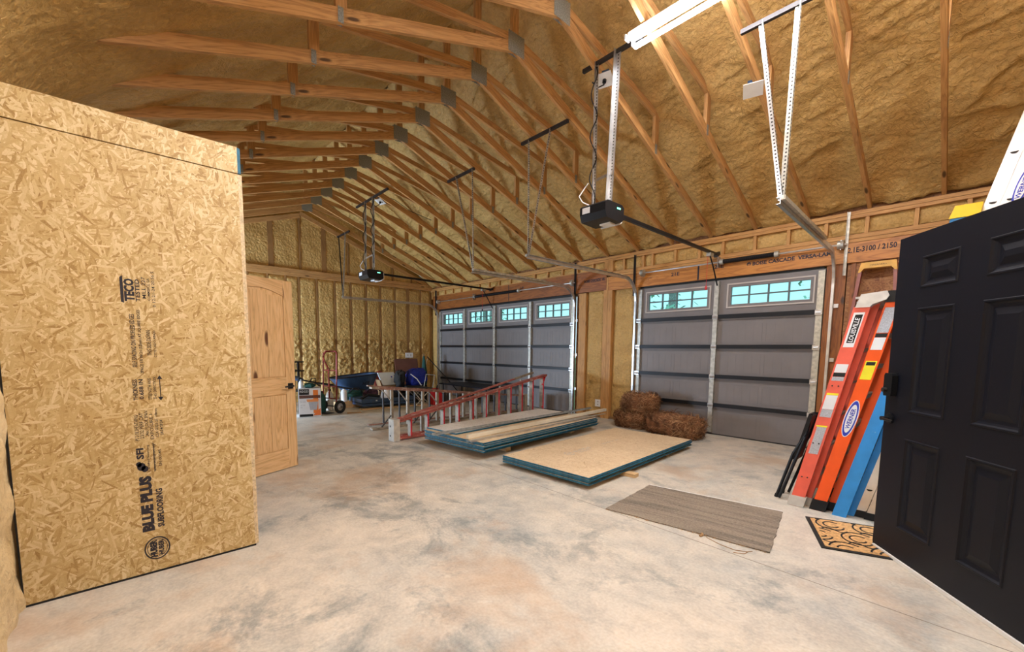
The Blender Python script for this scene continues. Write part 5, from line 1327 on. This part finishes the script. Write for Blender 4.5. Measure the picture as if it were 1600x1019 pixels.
# pale blue board and cardboard
t = thing('foam_board', 'pale blue lettered board propped on cardboard at the far wall', 'board', (-5.4, -2.2, .43))
A_ = [V((-5.33, -2.36, .44)), V((-5.33, -1.93, .44)), V((-5.50, -1.98, .74)), V((-5.50, -2.42, .74))]
nn = (A_[1]-A_[0]).cross(A_[3]-A_[0]).normalized()
b = MB(); b.prism(A_, nn, -.03, 0); b.build('board', M['paper_blue'], t)
text('SURE', M['label_blue'], A_[0]+V((-.03, .17, .04))+nn*.0005, (A_[3]-A_[0]), -(A_[1]-A_[0]), .24, .09, t, bold=.03)
b = MB(); b.lathe([(.022, 0), (.022, .002), (0, .002)], A_[0]+(A_[1]-A_[0])*.75+(A_[3]-A_[0])*.62, nn, 10); b.build('hole', M['label_blue'], t)
t = thing('cardboard_box', 'open brown cardboard box under the pale blue board', 'box', (-5.62, -2.2, 0))
b = MB(); b.box((-5.56, -2.40, .003), (-5.32, -1.95, .425)); b.build('carton', M['card'], t)
b = MB(); b.prism([V((-5.32, -2.41, .425)), V((-5.55, -2.41, .425)), V((-5.56, -2.45, .57)), V((-5.33, -2.45, .57))], (0, 1, 0), 0, .006); b.build('flap', M['card'], t)
t = thing('red_cushion', 'rusty red cushion wedged behind the wheelbarrow nose', 'cushion', (-5.75, -2.20, .45))
b = MB(); b.grid(lambda u, v: (lambda th, ph: V((-6.22, -2.02, .50))+V((.06*math.cos(th)*math.cos(ph), .15*math.copysign(abs(math.sin(th))**.6, math.sin(th))*math.cos(ph), .24*math.copysign(abs(math.sin(ph))**.7, math.sin(ph)))))(2*PI*u, -PI/2+PI*v), 24, 16); b.build('cover', plain('rust red cloth', (.32, .05, .03), .8), t, smooth=True)
t.location = (-6.22, -2.02, .26)
for ch in [x for x in COL.objects if x.parent == t]: ch.data.transform(Matrix.Translation(V((-5.75, -2.20, .45))-V((-6.22, -2.02, .26))))
b = MB(); b.box((-6.40, -2.30, .003), (-6.05, -1.78, .255)); tag(b.build('storage_bin', M['navy_tub'], bevel=.01), 'dark storage bin under the rusty red cushion', 'bin')
# brown board leaning on wall, blue camping bag, umbrella, pole
b = MB(); b.prism([V((-6.42, -1.36, .003)), V((-6.42, -.62, .003)), V((-6.66, -.60, 1.03)), V((-6.66, -1.34, 1.03))], (1, 0, .2), 0, .02)
tag(b.build('brown_panel', M['brown_board']), 'shiny brown panel leaning on the far wall behind the blue bag', 'panel')
def bagq(t):
    b = MB(); b.box((-5.28, -1.98, .003), (-4.86, -1.40, .43)); b.build('frame_bundle', M['rubber'], t, bevel=.02)
    b = MB(); b.tube([(-4.80, -1.9, .72), (-4.76, -1.75, .60), (-4.78, -1.62, .44)], .013, 6); b.build('strap', M['white'], t)
blob('folded_camp_chair', 'royal blue folded camp chair bundled against the far corner', 'camp chair', (-5.02, -1.62, .62), (.17, .27, .21), M['blue_cloth'], 9, bagq)
blob('backpack', 'black backpack pressed against the blue camp chair', 'backpack', (-5.05, -2.06, .60), (.12, .11, .20), M['rubber'], 4, None)
b = MB(); b.box((-5.2, -2.16, .003), (-4.95, -2.0, .40)); tag(b.build('storage_bin', M['black'], bevel=.01), 'black bin under the backpack', 'bin')
t = thing('folded_umbrella', 'dark green folded umbrella standing in the far corner', 'umbrella', (-6.0, -.78, 0))
b = MB(); b.lathe([(.02, 1.12), (.03, 1.10), (.06, .85), (.095, .60), (.08, .35), (.03, .22)][::-1], (-6.0, -.76, 0), (-.02, 0, 1), n=9); b.build('canopy', M['green_cloth'], t)
b = MB(); b.tube([(-6.0, -.76, .004), (-6.02, -.76, 1.17)], .011, 8); b.build('pole', M['steel_dark'], t)
b = MB(); b.tube([(-5.99, -.67, 1.04), (-6.0, -.80, .62)], .006, 5); b.build('tie_strap', M['paper_blue'], t)
b = MB(); b.tube([(-6.10, -.60, 1.10), (-5.60, -.33, .55), (-5.20, -.13, .10)], .014, 8); tag(b.build('black_rod', M['black']), 'thin black rod slanting from the umbrella to the double door', 'rod')
# camp chair with crossed legs
t = thing('camp_stool', 'dark camp stool with thin crossed metal legs before the blue bag', 'stool', (-4.3, -1.95, 0))
for x in (-4.5, -4.15):
    for (a, c) in ((-2.20, -1.74), (-1.74, -2.20)):
        b = MB(); b.tube([(x, a, .012), (x, c, .42)], .010, 6); b.build('leg', M['galv_dull'], t)
b = MB(); b.box((-4.54, -2.22, .42), (-4.11, -1.72, .435)); b.build('seat', M['rubber'], t)
b = MB(); b.tube([(-4.5, -1.72, .43), (-4.52, -1.64, .72), (-4.15, -1.64, .72), (-4.13, -1.72, .43)], .009, 6); b.build('back_frame', M['galv_dull'], t)
# red container + grey jug
t = thing('fuel_can', 'bright red plastic fuel can on the floor behind the lying ladders', 'fuel can', (-4.36, -1.46, 0))
b = MB(); b.prism([V((-4.46, -1.62, .003)), V((-4.46, -1.36, .003)), V((-4.46, -1.36, .26)), V((-4.46, -1.42, .33)), V((-4.46, -1.58, .33)), V((-4.46, -1.62, .28))], (1, 0, 0), 0, .2); b.build('tank', M['red_plastic'], t, bevel=.02)
b = MB(); b.tube([(-4.36, -1.60, .32), (-4.36, -1.56, .38), (-4.36, -1.42, .38), (-4.36, -1.38, .30)], .014, 8); b.build('handle', M['red_plastic'], t)
b = MB(); b.lathe([(.025, 0), (.02, .05), (.01, .13), (0, .13)], (-4.36, -1.46, .335), (0, .3, 1), 10); b.build('spout', M['rubber'], t)
jar('plastic_jug', 'dark grey jug to the door side of the red fuel can', -4.30, -1.20, 0, .09, .32, M['steel_dark'], M['rubber'], 'jug')
t = thing('folding_table', 'low black table pushed up against the double garage door', 'table', (-4.2, -.7, 0))
b = MB(); b.box((-5.0, -.95, .42), (-3.1, -.22, .445)); b.build('tabletop', M['black_door'], t)
for x in (-4.9, -3.2):
    for y in (-.88, -.29): b = MB(); b.tube([(x, y, .003), (x, y, .42)], .014, 6); b.build('leg', M['black'], t)

# ------------------------------------------------------------------ outside
b = MB(); b.box((-40, .35, -.35), (30, 60, -.2)); struct('ground', b, M['grass'], 'grassy ground outside the garage doors')
rnd = random.Random(11)
for i in range(15):
    x = -34+i*3.4+rnd.uniform(-.15, .15); y = 8+(i*5 % 3)*3.4; h = rnd.uniform(7, 10)
    t = thing('woodland_tree', 'slim woodland tree seen through the garage door windows', 'tree', (x, y, -.2), 0, 'trees outside the garage doors')
    b = MB(); b.tube([(x, y, -.2), (x+.1, y, h*.5), (x-.1, y, h)], [.16, .12, .04], 8); b.build('trunk', M['bark'], t)
    b = MB()
    for k in range(420):
        z = rnd.uniform(1.2, h); a = rnd.uniform(0, 2*PI); r_ = rnd.uniform(.1, 1.35)*(1.15-z/h*.7); s_ = rnd.uniform(.06, .16)
        c = V((x+r_*math.cos(a), y+r_*math.sin(a), z)); p = V((rnd.uniform(-1, 1), rnd.uniform(-1, 1), rnd.uniform(-1, 1))).normalized()*s_; q = p.cross(V((rnd.uniform(-1, 1), rnd.uniform(-1, 1), 1))).normalized()*s_*.6
        b.face([c-p, c+q, c+p, c-q])
    b.build('foliage', M['leaf'], t)
